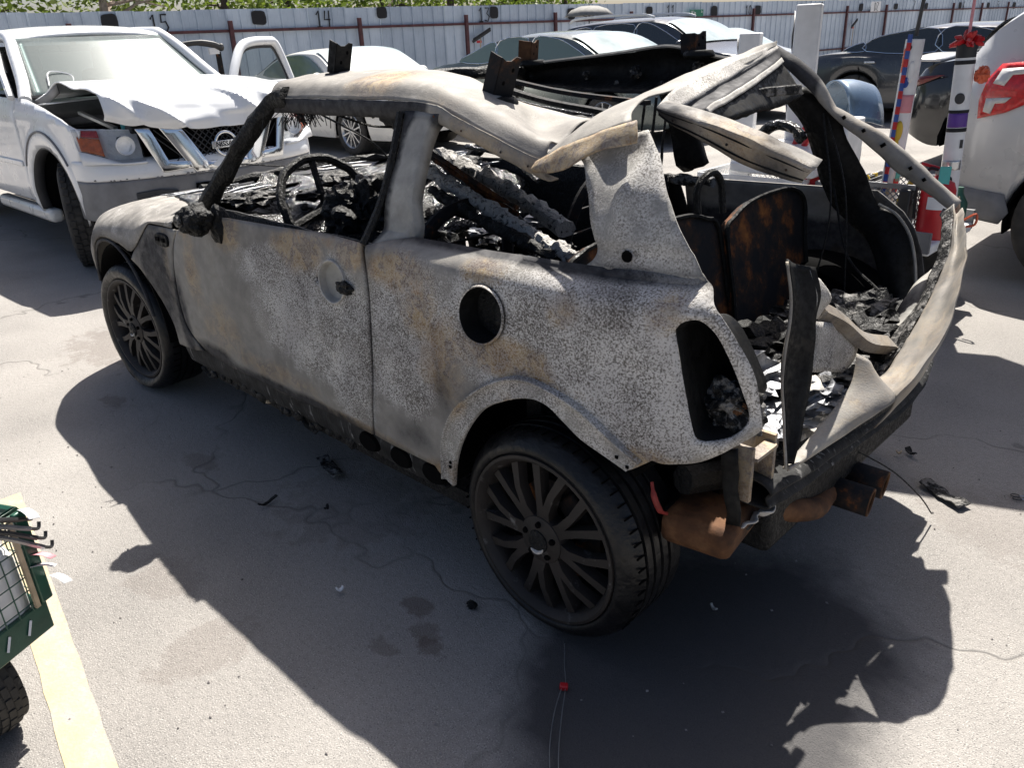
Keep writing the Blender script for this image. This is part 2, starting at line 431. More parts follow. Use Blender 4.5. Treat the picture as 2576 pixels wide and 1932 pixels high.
# ================================================================ BURNT CAR
DOOR = [[[1.751,0.843],[1.794,0.767],[1.813,0.651],[1.819,0.559],[1.801,0.469],[1.741,0.411],[1.656,0.38],[1.531,0.365]],[[1.531,0.365],[1.332,0.367],[1.081,0.363],[0.829,0.372],[0.653,0.372]],[[0.653,0.372],[0.609,0.592],[0.603,0.8],[0.636,0.947]],[[0.636,0.947],[0.832,0.948],[1.062,0.939],[1.279,0.932],[1.437,0.926]],[[1.437,0.926],[1.573,0.896],[1.671,0.865],[1.751,0.843]]]
QUARTER = [[[0.614,0.945],[0.587,0.803],[0.59,0.624],[0.639,0.375]],[[0.639,0.375],[0.568,0.372],[0.494,0.371],[0.37,0.37]],[[0.37,0.37],[0.346,0.346],[0.299,0.332]],[[0.299,0.332],[0.27,0.423],[0.222,0.52],[0.149,0.611],[0.068,0.661],[-0.005,0.686],[-0.058,0.683],[-0.104,0.657],[-0.151,0.626],[-0.208,0.602],[-0.258,0.579]],[[-0.258,0.579],[-0.277,0.591],[-0.31,0.616]],[[-0.31,0.616],[-0.331,0.612],[-0.364,0.617],[-0.396,0.625],[-0.427,0.643],[-0.453,0.664],[-0.477,0.685],[-0.487,0.698]],[[-0.487,0.698],[-0.479,0.748],[-0.464,0.815],[-0.439,0.871],[-0.407,0.925],[-0.373,0.962],[-0.346,0.988]],[[-0.346,0.988],[-0.337,0.998],[-0.333,0.996],[-0.295,0.991],[-0.241,0.993],[-0.183,0.992],[-0.116,0.99]],[[-0.116,0.99],[0.024,0.986],[0.19,0.981],[0.348,0.979],[0.458,0.977]],[[0.458,0.977],[0.533,0.964],[0.614,0.945]]]
FUELHOLE = [[[0.086,0.862],[0.086,0.845],[0.09,0.829],[0.099,0.813],[0.112,0.8],[0.128,0.789],[0.146,0.783],[0.165,0.781],[0.183,0.784],[0.199,0.791],[0.212,0.803],[0.221,0.818],[0.226,0.835],[0.226,0.853],[0.221,0.87],[0.211,0.885],[0.198,0.898],[0.182,0.908],[0.165,0.913],[0.146,0.914],[0.129,0.91],[0.113,0.903],[0.1,0.892],[0.091,0.878]]]
LIGHTHOLE = [[[-0.33,0.896],[-0.342,0.846],[-0.359,0.776],[-0.379,0.703],[-0.39,0.677],[-0.41,0.673],[-0.445,0.683],[-0.466,0.709],[-0.466,0.735],[-0.455,0.769],[-0.432,0.83],[-0.404,0.888],[-0.383,0.913],[-0.367,0.922],[-0.352,0.921],[-0.338,0.914],[-0.332,0.905]]]
FENDER = [[[2.169,0.717],[2.085,0.779],[2.012,0.83]],[[2.012,0.83],[1.884,0.837],[1.766,0.841]],[[1.766,0.841],[1.808,0.765],[1.829,0.648],[1.836,0.554],[1.82,0.462],[1.76,0.4],[1.728,0.377]],[[1.728,0.377],[1.81,0.363],[1.941,0.356]],[[1.941,0.356],[1.932,0.44],[1.982,0.512],[2.038,0.558],[2.097,0.6],[2.16,0.639],[2.233,0.663]],[[2.233,0.663],[2.169,0.717]]]

def pch(xs, ys):
    n = len(xs); h = [xs[i+1]-xs[i] for i in range(n-1)]; d = [(ys[i+1]-ys[i])/h[i] for i in range(n-1)]; mm = [d[0]]+[0]*(n-2)+[d[-1]]
    for i in range(1, n-1):
        if d[i-1]*d[i] > 0: mm[i] = 2*d[i-1]*d[i]/(d[i-1]+d[i])
    def f(x):
        x = min(max(x, xs[0]), xs[-1]); i = 0
        while i < n-2 and x > xs[i+1]: i += 1
        t = (x-xs[i])/h[i]
        return (1+2*t)*(1-t)**2*ys[i]+t*(1-t)**2*h[i]*mm[i]+t*t*(3-2*t)*ys[i+1]+t*t*(t-1)*h[i]*mm[i+1]
    return f
fB = pch([0, .15, .25, .35, .5, .65, .78, .88, .925, .945, .957, .967, .977, .99, 1.05, 1.2, 1.3, 1.36, 1.45], [.70, .74, .775, .795, .808, .808, .797, .786, .779, .770, .754, .733, .718, .714, .700, .630, .575, .52, .40])
fF = pch([2.2, 2.55, 2.75, 2.9, 3.02, 3.1, 3.14], [0, .006, .03, .08, .18, .33, .45])
fR = pch([-.60, -.56, -.52, -.45, -.35, -.25, -.1, .1], [.42, .30, .22, .13, .065, .03, .006, 0])
def SB(x, z):
    return fB(z)-(fF(x) if x > 2.2 else 0)-(fR(x) if x < .1 else 0)
def sm(a, b_, x):
    t = min(max((x-a)/(b_-a), 0), 1); return t*t*(3-2*t)
# burn marks on the left side: (x, z, rx, rz, channel, amount)
BLOBS = [
 # ash speckle
 (.85, .68, .36, .20, 2, 1.0), (1.12, .80, .22, .09, 2, .85), (.72, .55, .16, .18, 2, .75), (.42, .78, .22, .16, 2, .85), (-.05, .82, .38, .16, 2, 1.0), (-.28, .80, .25, .2, 2, 1.0), (.46, .60, .14, .10, 2, .9), (-.12, .73, .2, .08, 2, .8),
 # rust and ochre
 (.95, .885, .13, .06, 1, 1.2), (.68, .915, .07, .05, 1, 1.1), (.82, .93, .2, .03, 1, .6), (1.38, .885, .12, .07, 1, .85), (1.66, .70, .07, .18, 1, .7), (1.50, .52, .20, .14, 1, .6), (1.20, .44, .4, .06, 1, .6), (.48, .90, .14, .05, 1, 1.1), (.38, .82, .08, .10, 1, .9), (.30, .71, .09, .13, 1, .85), (.10, .765, .13, .045, 1, 1.2), (-.01, .75, .06, .05, 1, 1.1), (-.08, .90, .05, .05, 1, .7), (.17, .945, .08, .03, 1, .9), (-.31, .93, .05, .05, 1, .8), (.05, .725, .25, .015, 1, .8), (-.29, .615, .06, .03, 1, .9), (1.88, .70, .04, .2, 1, .7), (1.70, .84, .06, .03, 1, .7), (.33, .36, .08, .04, 1, .9), (.75, .385, .3, .018, 1, .9), (.25, .60, .05, .10, 1, .45),
 # soot
 (.15, .982, .60, .016, 0, 1.1), (-.25, .985, .14, .014, 0, .7), (2.0, .62, .18, .24, 0, .95), (1.82, .50, .05, .20, 0, 1.0), (1.62, .385, .16, .05, 0, 1.0), (1.1, .378, .6, .024, 0, .9), (.46, .44, .14, .07, 0, .5), (1.35, .62, .22, .14, 0, .33), (1.0, .50, .3, .07, 0, .26), (.30, .62, .05, .14, 0, .5), (.34, .80, .05, .08, 0, .35), (1.05, .955, .5, .016, 0, .7), (.60, .93, .04, .05, 0, .6), (-.42, .74, .08, .12, 0, .4), (1.47, .91, .06, .05, 0, .9), (2.3, .70, .2, .08, 0, .5), (1.12, .90, .08, .04, 0, .28), (.10, .68, .2, .03, 0, .22)]
def burn_side(x, y, z):
    c = [0, 0, 0]
    for bx, bz, rx, rz, ch, k in BLOBS:
        d = ((x-bx)/rx)**2+((z-bz)/rz)**2
        if d < 4: c[ch] = max(c[ch], k*math.exp(-d*.8))
    return c
def dent(x, z): return .006*noise.noise(Vector((x*2.3, z*2.9, 1.7)))+.0022*noise.noise(Vector((x*7, z*7, 4.)))
mini = thing('burnt_hatchback', 'fire-gutted grey two-door hatchback with collapsed roof in the foreground', 'car')
def side_map(off=0., recess=None):
    def f(x, z):
        y = SB(x, z)+off+dent(x, z)
        # flat flange round the rear wheel arch where the flare was bolted on
        rr = math.hypot((x-.005)/.98, z-.355)
        
        if recess:
            d = math.hypot((x-.764)/.058, (z-.822)/.056); y -= .024*(1-sm(.80, 1.02, d)); y += .005*math.exp(-((d-1.07)/.07)**2)
        return (x, y, z)
    return f
# --- door
hole = [(.844+.011*math.cos(a), .817+.011*math.sin(a)) for a in [i*math.pi/4 for i in range(8)]]
dr = sheet([tuple(q) for q in outline(DOOR, .016)], [hole], .0165, side_map(0, True)).build('door', 'burnt_paint', mini, thick=.012, burn=burn_side, off=1., fix=False)
blob((.70, .795, .816), .024, 3, 4, .4, 2.2, (1.5, .7, .8)).build('handle_stub', 'charred', dr)
dg_ = []
for k_, dy in ((1.16, -.001), (1.08, .006), (1.0, .004), (.90, -.010), (.5, -.016), (.02, -.017)):
    dg_.append([(.764+.058*k_*math.cos(a), SB(.764+.058*k_*math.cos(a), .822+.056*k_*math.sin(a))+dent(.764, .822)+dy, .822+.056*k_*math.sin(a)) for a in [2*math.pi*i/28 for i in range(29)]])
hr_ = MB().grid(dg_).build('handle_recess', 'burnt_pillar', dr, burn=lambda x, y, z: (.42*sm(.030, .045, .058-math.hypot(x-.764, z-.822))+.35*max(0, noise.noise(Vector((x*30, z*30, 1)))), .0, .0))
MB().tube([(q[0], q[1]+.001, q[2]) for q in dg_[1][:-1]], .0028, 5, closed=True).build('recess_lip', 'ash_pale', hr_)
# --- rear quarter panel with fuel filler and lamp holes
fh = [tuple(q) for q in resample(cr(FUELHOLE[0], 2, True), .012, True)]
lh = [tuple(q) for q in resample(cr(LIGHTHOLE[0], 3, True), .012, True)]
qo = [tuple(q) for q in outline(QUARTER, .015)]
qp = sheet(qo, [fh, lh], .0165, side_map()).build('rear_quarter_panel', 'burnt_paint', mini, thick=.006, burn=burn_side, off=1., fix=False)
# pale flange round the wheel arch where the plastic flare was bolted on
fin_ = [(.299, .332), (.270, .423), (.222, .520), (.149, .611), (.068, .661), (-.005, .686), (-.058, .683), (-.104, .657), (-.151, .626), (-.208, .602), (-.258, .579)]
fou_ = [(.335, .350), (.309, .480), (.258, .580), (.168, .662), (.076, .717), (.012, .734), (-.047, .731), (-.128, .713), (-.180, .688), (-.235, .650), (-.292, .610)]
FG = []
for t, dy in ((0., -.006), (.04, .007), (.70, .006), (.84, .014), (.94, .016), (1.0, -.002)):
    FG.append([(a[0]+(c_[0]-a[0])*t, SB(a[0]+(c_[0]-a[0])*t, a[1]+(c_[1]-a[1])*t)+dent(a[0], a[1])+dy, a[1]+(c_[1]-a[1])*t) for a, c_ in zip(fin_, fou_)])
fl_ = patch(FG, 2, 5).build('arch_flange', 'burnt_pillar', qp, burn=lambda x, y, z: (.15*max(0, noise.noise(Vector((x*12, z*12, 1)))), .9*max(0, noise.noise(Vector((x*9, z*9, 5)))+.2), .5))
for x, z in ((.292, .40), (.288, .415), (-.238, .610), (-.262, .592)):
    MB().box((x, SB(x, z)+.008, z), (.007, .004, .007)).build('rivet_hole', 'dark_void', fl_)
# raised rim and pot of the fuel filler
cx, cz = .155, .848
pot = MB(); pr = []
for (k, dy) in ((1.08, .001), (1.05, .006), (1.0, .004), (.97, -.02), (.93, -.075), (.55, -.085), (.0, -.085)):
    pr.append([(cx+(q[0]-cx)*k, SB(q[0], q[1])+dy+.002, cz+(q[1]-cz)*k) for q in fh+[fh[0]]])
pot.grid(pr[:3]).build('filler_rim', 'burnt_pillar', qp, burn=burn_side)
MB().grid(pr[2:]).build('filler_pot', 'soot_metal', qp)
blob((.125, .735, .835), .042, 11, 3, .4, 2.4, (1, .6, 1)).build('melted_filler_neck', 'charred', qp)
# lamp housing tunnel
cx, cz = -.40, .80
ti = []
for (k, dy) in ((1.0, -.003), (.97, -.02), (.90, -.07), (.80, -.13)):
    ti.append([(cx+(q[0]-cx)*k+(.02 if dy < -.05 else 0), SB(q[0], q[1])+dy, cz+(q[1]-cz)*k) for q in lh+[lh[0]]])
MB().grid(ti).build('lamp_housing', 'soot_metal', qp)
MB().add([ti[-1][i] for i in range(len(lh))], [tuple(range(len(lh)))]).build('lamp_housing_back', 'dark_void', qp)
blob((-.405, .615, .712), .062, 5, 5, .5, 1.9, (1.0, .8, .9), .16).build('melted_lamp', 'charred_ash', qp)
blob((-.425, .64, .735), .020, 8, 4, .5, 2.5, (1.4, .8, .8), .3).build('melted_lens', 'rust_bright', qp)
# --- front side panel (scuttle) with vent
fd = sheet([tuple(q) for q in outline(FENDER, .016)], [], .0175, side_map(-.002)).build('front_side_panel', 'burnt_paint', mini, thick=.006, burn=burn_side, off=1., fix=False)
vent = MB(); pr = []
for k in range(20):
    a = 2*math.pi*k/20; q = (1.885+.055*math.copysign(abs(math.cos(a))**.6, math.cos(a)), .79+.024*math.copysign(abs(math.sin(a))**.6, math.sin(a))); pr.append(q)
vent.prism(pr, -.006, .008, lambda a, c_, h: (a, SB(a, c_)+h, c_))
sv = vent.build('side_vent', 'soot_metal', fd, bevel=.003)
for k, (a, w_) in enumerate(((1.91, .03), (1.86, .02))):
    MB().box((a, SB(a, .79)+.009, .792), (w_, .006, .014)).build('vent_slot', 'dark_void', sv)

# --- B pillar and C pillar, left
def pil_map(x, z): return (x, SB(x, z)-.004+.004*noise.noise(Vector((x*6, z*6, 3))), z)
bp = [(.600, .950), (.606, 1.024), (.603, 1.168), (.618, 1.272), (.482, 1.268), (.506, 1.235), (.511, 1.195), (.496, 1.069), (.470, .974)]
def burn_pil(x, y, z):
    s_ = .75*math.exp(-((x-.60)/.02)**2)+.5*math.exp(-((z-1.26)/.02)**2)+.4*math.exp(-((x-.497)/.012)**2)
    return (min(1, s_), .25*math.exp(-((z-.96)/.03)**2), .25)
sheet([tuple(q) for q in resample(bp, .014, True)], [], .016, pil_map).build('door_pillar', 'burnt_pillar', mini, thick=.035, burn=burn_pil, off=1., fix=False)
MB().tube(cr([(.622, SB(.62, .945)+.002, .945), (.618, SB(.61, 1.05), 1.05), (.616, SB(.61, 1.17), 1.17), (.632, SB(.62, 1.265), 1.265)], 4), .011, 6).build('door_seal', 'charred', mini)
cpo = [[(-.085, .984), (-.108, 1.005), (-.112, 1.03), (-.085, 1.075), (-.048, 1.134), (-.005, 1.18), (.05, 1.205)], [(.05, 1.205), (.0, 1.215), (-.06, 1.232), (-.130, 1.250)], [(-.130, 1.250), (-.158, 1.225), (-.200, 1.18), (-.252, 1.118), (-.278, 1.085), (-.312, 1.04), (-.345, .984)], [(-.345, .984), (-.22, .981), (-.085, .984)]]
def cp_map(x, z):
    t = sm(1.03, 1.2, z)
    y = SB(x, z)+.002+t*(.007*math.sin(x*26+1.0)*math.sin(z*21)+.010*noise.noise(Vector((x*11, z*9, 9))))
    y -= .045*sm(1.13, 1.22, z)+.004*sm(1.040, 1.034, z); y += -.022*math.exp(-(((x+.09)/.05)**2+((z-1.15)/.05)**2))+.012*math.exp(-(((x+.15)/.02)**2+((z-1.13)/.1)**2))
    return (x, y, z)
def burn_cp(x, y, z):
    return (.55*math.exp(-((z-.995)/.012)**2)+.35*math.exp(-(((x+.05)/.05)**2+((z-1.23)/.025)**2)), .22*max(0, noise.noise(Vector((x*8, z*8, 2)))), .45)
cpl = sheet([tuple(q) for q in outline(cpo, .012)], [], .0135, cp_map).build('rear_pillar', 'burnt_pillar', mini, thick=.005, burn=burn_cp, off=1., fix=False)
MB().lathe([(0, .004), (.012, .004), (.013, 0)], (-.185, SB(-.185, 1.018)+.0, 1.018), 'y', 10).build('drain_plug', 'dark_void', cpl)

# --- A pillar, left, charred
pts = cr([(1.70, .705, .90), (1.62, .695, .965), (1.50, .655, 1.09), (1.40, .62, 1.19), (1.31, .583, 1.275), (1.22, .572, 1.293)], 5)
m = MB().tube(pts, [.030+.006*noise.noise(q*14) for q in pts], 10)
m.v = [tuple(Vector(q)+noise.noise_vector(Vector(q)*26)*.009) for q in m.v]
m.build('windscreen_pillar', 'charred', mini)
# --- right A pillar and header
pts = cr([(1.78, -.70, .90), (1.55, -.66, 1.05), (1.36, -.60, 1.22), (1.27, -.56, 1.30)], 5)
m = MB().tube(pts, .030, 8); m.v = [tuple(Vector(q)+noise.noise_vector(Vector(q)*26)*.01) for q in m.v]; m.build('windscreen_pillar', 'charred', mini)
pts = cr([(1.28, .57, 1.290), (1.36, .3, 1.315), (1.37, 0, 1.30), (1.34, -.3, 1.31), (1.27, -.56, 1.30)], 5)
m = MB().tube(pts, .028, 8); m.v = [tuple(Vector(q)+noise.noise_vector(Vector(q)*20)*.012) for q in m.v]; m.build('windscreen_header', 'charred', mini)

# --- roof
def burn_roof(x, y, z):
    r_ = max(0, noise.noise(Vector((x*3.1, y*3.3, 7))))*1.5*(1 if y > -.2 else .4)
    r_ = max(r_, .85*math.exp(-(((x-.8)/.16)**2+((y-.5)/.12)**2)))
    return (.22*max(0, noise.noise(Vector((x*5, y*5, 3))))+.35*math.exp(-((x-1.3)/.05)**2), min(1, r_), .3)
outer = [(1.317, .585, 1.291), (1.078, .585, 1.293), (.873, .585, 1.293), (.681, .585, 1.294), (.518, .585, 1.289), (.422, .585, 1.26), (.303, .58, 1.219), (.19, .575, 1.182), (.147, .57, 1.17)]
inner = [(1.40, .28, 1.341), (1.18, .28, 1.352), (1.0, .28, 1.356), (.85, .28, 1.356), (.72, .28, 1.338), (.60, .28, 1.306), (.47, .28, 1.268), (.34, .28, 1.244), (.20, .30, 1.232)]
G = []
for k, t in enumerate((0, .12, .35, .65, 1)):
    row = []
    for o_, i_ in zip(outer, inner):
        q = Vector(o_).lerp(Vector(i_), t); q.z += (.026 if k in (1, 3) else .034)*(0 if k in (0, 4) else 1)
        if k == 1: q.z += .006
        row.append(tuple(q))
    G.append(row)
# the fold just ahead of the rear strip
G[2][7] = tuple(Vector(G[2][7])+Vector((.02, 0, -.02))); G[3][7] = tuple(Vector(G[3][7])+Vector((.03, 0, -.03))); G[2][8] = tuple(Vector(G[2][8])+Vector((0, 0, -.03)))
patch(G, 5, 5, .006, 9, 1).build('roof_panel', 'burnt_paint', mini, thick=.004, burn=burn_roof)
# left roof rail under the drip edge: sooty over the door, bare over the side window
g1 = [(q[0], q[1]+.002, q[2]) for q in outer]; g2 = [(q[0], q[1]+.006, q[2]-.022) for q in outer]; g3 = [(q[0]-.005, q[1]-.006, q[2]-.047) for q in outer]; g4 = [(q[0], q[1]-.05, q[2]-.05) for q in outer]
patch([g1, g2, g3, g4], 3, 5, .003, 14, 2).build('roof_rail', 'burnt_paint', mini, thick=.004, burn=lambda x, y, z: (1. if x > .52 else .18, .5 if x < .45 else .1, .1))
rf = [(.155, .57, 1.177), (.137, .5, 1.216), (.126, .42, 1.244), (.118, .25, 1.285), (.114, .08, 1.319), (.117, -.12, 1.351), (.12, -.3, 1.371), (.137, -.5, 1.383)]
rr_ = [(-.103, .572, 1.267), (-.055, .5, 1.289), (-.036, .42, 1.302), (-.033, .25, 1.318), (-.015, .1, 1.335), (.02, -.12, 1.350), (.066, -.3, 1.368), (.127, -.49, 1.383)]
md = [tuple((Vector(a)+Vector(c_))/2+Vector((0, 0, .012))) for a, c_ in zip(rf, rr_)]
md[0] = (.03, .575, 1.218)
patch([rf, md, rr_], 6, 5, .006, 10, 4).build('rear_roof_strip', 'burnt_paint', mini, thick=.004, burn=burn_roof)
# rusty flange folded down along its left edge
f1 = [(.165, .585, 1.168), (.10, .587, 1.198), (.03, .590, 1.224), (-.05, .590, 1.252), (-.125, .585, 1.270)]
f2 = [(.170, .595, 1.150), (.105, .604, 1.170), (.035, .612, 1.190), (-.05, .612, 1.224), (-.140, .600, 1.246)]
f3 = [(.168, .580, 1.140), (.10, .604, 1.150), (.03, .622, 1.172), (-.05, .622, 1.208), (-.142, .606, 1.232)]
patch([f1, f2, f3], 4, 5, .004, 18, 5).build('roof_flange', 'burnt_paint', mini, thick=.004, burn=lambda x, y, z: (.25 if x > .1 else .05, .95, .1))
# right roof rail, thrown up and seen from inside
t1 = [(1.309, -.55, 1.322), (1.043, -.56, 1.343), (.798, -.57, 1.362), (.62, -.58, 1.380), (.527, -.58, 1.376), (.377, -.57, 1.345), (.20, -.53, 1.33)]
t2 = [(1.29, -.60, 1.300), (1.03, -.61, 1.318), (.79, -.62, 1.33), (.60, -.63, 1.34), (.51, -.63, 1.335), (.36, -.62, 1.31), (.18, -.6, 1.29)]
t3 = [(1.27, -.58, 1.27), (1.0, -.60, 1.275), (.78, -.61, 1.275), (.60, -.61, 1.275), (.50, -.61, 1.275), (.35, -.60, 1.26), (.16, -.58, 1.25)]
t4 = [(1.222, -.50, 1.27), (.959, -.50, 1.243), (.778, -.50, 1.236), (.60, -.51, 1.236), (.48, -.52, 1.238), (.33, -.53, 1.235), (.15, -.52, 1.23)]
t0 = [(q[0], q[1]-.10, q[2]-.012) for q in t1]
patch([t0, t1, t2, t3, t4], 3, 5, .006, 12, 6).build('roof_rail', 'soot_metal', mini, thick=.005)
t9 = [(q[0], q[1]+.006, q[2]+.004) for q in t1]
MB().tube(cr(t9, 5), .006, 5).build('rail_edge', 'burnt_pillar', mini, burn=lambda x, y, z: (.3, .2, .3))
for (x, y, z, rr2) in ((.72, -.595, 1.30, .022), (.46, -.6, 1.315, .02), (.95, -.59, 1.29, .014), (.60, -.59, 1.262, .009), (.80, -.585, 1.262, .009), (.50, -.59, 1.262, .009)):
    blob((x, y+.012, z), rr2, int(x*40), 3, .5, 2.5).build('melted_clip', 'charred_ash', mini)
# sagging cross members of the sunroof frame
for a, b_, w_, mt in (((1.25, -.40, 1.29), (.36, -.15, 1.235), .022, 'rust_dark'), ((1.20, -.30, 1.275), (.40, -.02, 1.215), .03, 'soot_metal'), ((1.16, -.22, 1.262), (.42, .06, 1.212), .016, 'charred_gloss')):
    pts = cr([a, tuple((Vector(a)+Vector(b_))/2+Vector((0, 0, -.012))), b_], 8); m = MB()
    for i in range(len(pts)-1): m.bar(pts[i], pts[i+1], w_, .014)
    m.build('sunroof_rail', mt, mini)

G = [[(.40+.09*i, .36-.075*j, 1.235-.03*j/4+.028*i/8+.02*noise.noise(Vector((i*.6, j*.7, 2)))) for i in range(9)] for j in range(6)]
patch(G, 2, 2, .012, 12, 5).build('roof_sun_blocker', 'charred', mini, thick=.004)  # added sheet, blocks sun that would fall through the roof opening

# --- roof brackets: angle irons on round feet
def bracket(name, base, top, mat, w1=.050, w2=.036, facing=135.):
    """angle iron whose corner points to azimuth facing, on a round foot"""
    base = Vector(base); top = Vector(top); ax = (top-base).normalized(); L = (top-base).length
    out = []
    for da, wd in ((62, w1), (-48, w2)):
        d = Vector((math.cos(R(facing+180-da)), math.sin(R(facing+180-da)), 0)); d = (d-ax*d.dot(ax)).normalized(); out.append((d, wd))
    m = MB()
    for k, (d, wd) in enumerate(out):
        nr = ax.cross(d).normalized(); mp = lambda a, c_, h: base+d*a+ax*c_+nr*h
        poly = [(0, 0), (wd, 0), (wd, L*1.0), (wd*.75, L*1.01), (wd*.5, L*.90), (wd*.25, L*.89), (0, L*.95)] if k == 0 else [(0, 0), (wd, .006), (wd*1.02, L*.98), (wd*.5, L*.96), (0, L*.95)]
        m.prism(poly, -.0025, .0025, mp)
    o = m.build(name, mat, mini)
    MB().lathe([(0, .014), (.045, .012), (.052, .004), (.054, -.004), (.048, -.010)], tuple(base+out[0][0]*.02), 'z', 20).build('bracket_foot', 'soot_metal', o)
    d, wd = out[0]; nr = ax.cross(d).normalized(); s_ = 1 if nr.dot(Vector((-.7, .7, 0))) > 0 else -1
    for a, c_ in ((wd*.7, L*.72), (wd*.35, L*.42)):
        MB().add([tuple(base+d*(a+.004*math.cos(t))+ax*(c_+.006*math.sin(t))+nr*s_*.0032) for t in [i*math.pi/5 for i in range(10)]], [tuple(range(10))]).build('bolt_slot', 'dark_void', o)
    return o
bracket('roof_bracket', (1.18, .42, 1.345), (1.155, .41, 1.446), 'soot_metal')
bracket('roof_bracket', (.452, .43, 1.285), (.415, .42, 1.396), 'rust_dark', .056, .040)
bracket('roof_bracket', (1.19, -.52, 1.335), (1.18, -.52, 1.420), 'rust_bright', .05, .05, 160.)
bracket('roof_bracket', (.435, -.52, 1.358), (.44, -.52, 1.428), 'rust_dark', .05, .05)

# --- bonnet (clamshell) with the front arches
def bonnet_row(x):
    zt = {2.9: .70}.get(x, None)
    crown = pch([1.80, 2.0, 2.3, 2.6, 2.8, 2.95, 3.06, 3.12], [.93, .905, .875, .84, .80, .75, .66, .52])(x)
    lowz = pch([1.80, 2.0, 2.10, 2.20, 2.35, 2.47, 2.6, 2.72, 2.80, 2.9, 3.12], [.845, .838, .77, .70, .715, .72, .695, .62, .52, .46, .42])(x)
    s_ = SB(x, max(lowz, .5)); row = []
    sh = crown-.055
    for sgn in (1,):
        prof = [(s_, lowz), (SB(x, lowz+.03)+.002, lowz+.35*(sh-lowz)), (SB(x, .8)-.010, lowz+.72*(sh-lowz)), (SB(x, .8)-.055, sh+.006), (SB(x, .8)-.15, crown-.020), (SB(x, .8)*.55, crown-.004), (0, crown)]
    L = [(x, y, z) for y, z in prof]; Rr = [(x, -y, z) for y, z in prof[:-1]][::-1]
    return L+Rr
G = [bonnet_row(x) for x in (1.80, 1.92, 2.012, 2.09, 2.20, 2.33, 2.47, 2.6, 2.72, 2.82, 2.92, 3.02, 3.09, 3.12)]
patch(G, 3, 3, .004, 7, 8).build('bonnet', 'burnt_paint', mini, thick=.005, burn=lambda x, y, z: (.65*sm(.80, .68, z)*(1 if x < 2.7 else .6)+.9*sm(.62, .2, abs(y))*1., .35*max(0, noise.noise(Vector((x*4, y*4, z*4)))), .35))
# front arch lip
lip = []
for k in range(21):
    a = R(18+150*k/20); lip.append((2.455+.335*math.cos(a), SB(2.455+.335*math.cos(a), .6)-.004, .365+.345*math.sin(a)))
MB().tube(lip, .007, 6).build('arch_lip', 'burnt_paint', mini, burn=lambda x, y, z: (.85, .3, .1))

# --- sill
G = []
for x in [1.93-.155*i for i in range(11)]:
    zb = .272+.012*noise.noise(Vector((x*5, 0, 0))); zt = .372
    G.append([(x, .70, zb+.01), (x, .758, zb), (x, .775, zb+.035), (x, .779, zt-.02), (x, .760, zt+.02)])
sl = patch(G, 3, 3, .004, 11, 12).build('sill', 'sill_char', mini, thick=.01)
for x in (.70, .545, .40):
    m = MB().lathe([(0, .012), (.034, .012), (.040, .004), (.041, -.004)], (0, 0, 0), 'y', 16); m.v = [(x+q[0]*1.25, .776+q[1], .325+q[2]*.8) for q in m.v]; m.build('sill_hole', 'dark_void', sl)
for i in range(16):
    x = 1.75-i*.062+rnd.uniform(-.02, .02)
    blob((x, .768, .272+rnd.uniform(-.012, .012)), rnd.uniform(.010, .022), 40+i, 2, .5, 2.2, (1.4, .5, 1.0)).build('sill_drip', 'charred', sl)
# shreds hanging below the sill
for (x, y, z, dx, mt) in ((1.42, .70, .235, .16, 'wood_tan'), (1.10, .70, .215, .13, 'charred'), (1.86, .70, .22, .10, 'charred')):
    G = [[(x+dx/2-dx*i/5, y+.02*j+.01*noise.noise(Vector((i, j, x))), z+.05-.035*math.sin(math.pi*i/5)-.012*j+.01*noise.noise(Vector((i*2, j, x*3)))) for i in range(6)] for j in range(3)]
    patch(G, 2, 2, .008, 14, 3).build('underbody_shred', mt, mini, thick=.003)

# --- mirrored right-hand side, seen from inside
def mir(sh_, name, mat, burn=None, thick=.006):
    if name == 'door': sh_.v = [(q[0], q[1], q[2]-.05*sm(.6, .95, q[2])) for q in sh_.v]
    sh_.v = [(q[0], -q[1], q[2]) for q in sh_.v]; sh_.f = [tuple(reversed(f)) for f in sh_.f]
    return sh_.build(name, mat, mini, thick=thick, burn=burn, off=1., fix=False)
inner_burn = lambda x, y, z: (.12+.5*max(0, noise.noise(Vector((x*4, z*5, 3))))+1.1*sm(.84, .74, z)+.5*sm(.02, -.1, x), .2, .2)
mir(sheet([tuple(q) for q in outline(DOOR, .03)], [], .035, side_map()), 'door', 'soot_metal', thick=.012)
RQ = [(.614, .90), (.59, .62), (.64, .375), (.37, .37), (.299, .332), (.27, .423), (.222, .52), (.149, .611), (.068, .661), (-.005, .686), (-.058, .683), (-.104, .657), (-.151, .626), (-.208, .602), (-.258, .579), (-.33, .60), (-.335, .66), (-.312, .744), (-.282, .81), (-.235, .862), (-.18, .895), (-.14, .920), (.024, .917), (.19, .912), (.348, .908), (.458, .905)]
mir(sheet([tuple(q) for q in resample(RQ, .025, True)], [], .028, side_map()), 'rear_quarter_panel', 'burnt_paint', inner_burn)
mir(sheet([tuple(q) for q in outline(FENDER, .03)], [], .035, side_map()), 'front_side_panel', 'burnt_paint', inner_burn)
mir(sheet([tuple(q) for q in resample(bp, .025, True)], [], .03, pil_map), 'door_pillar', 'soot_metal', thick=.03)
po = [(.056, -.56, 1.257), (-.026, -.6, 1.197), (-.076, -.62, 1.099), (-.135, -.65, .994), (-.181, -.67, .898), (-.241, -.67, .87), (-.289, -.67, .813), (-.319, -.66, .744), (-.339, -.65, .661), (-.36, -.62, .55)]
pi_ = [(.140, -.54, 1.247), (.115, -.585, 1.195), (.072, -.62, 1.122), (.037, -.65, 1.018), (.016, -.69, .937), (-.014, -.71, .865), (-.09, -.69, .816), (-.164, -.67, .77), (-.235, -.63, .663), (-.28, -.60, .55)]
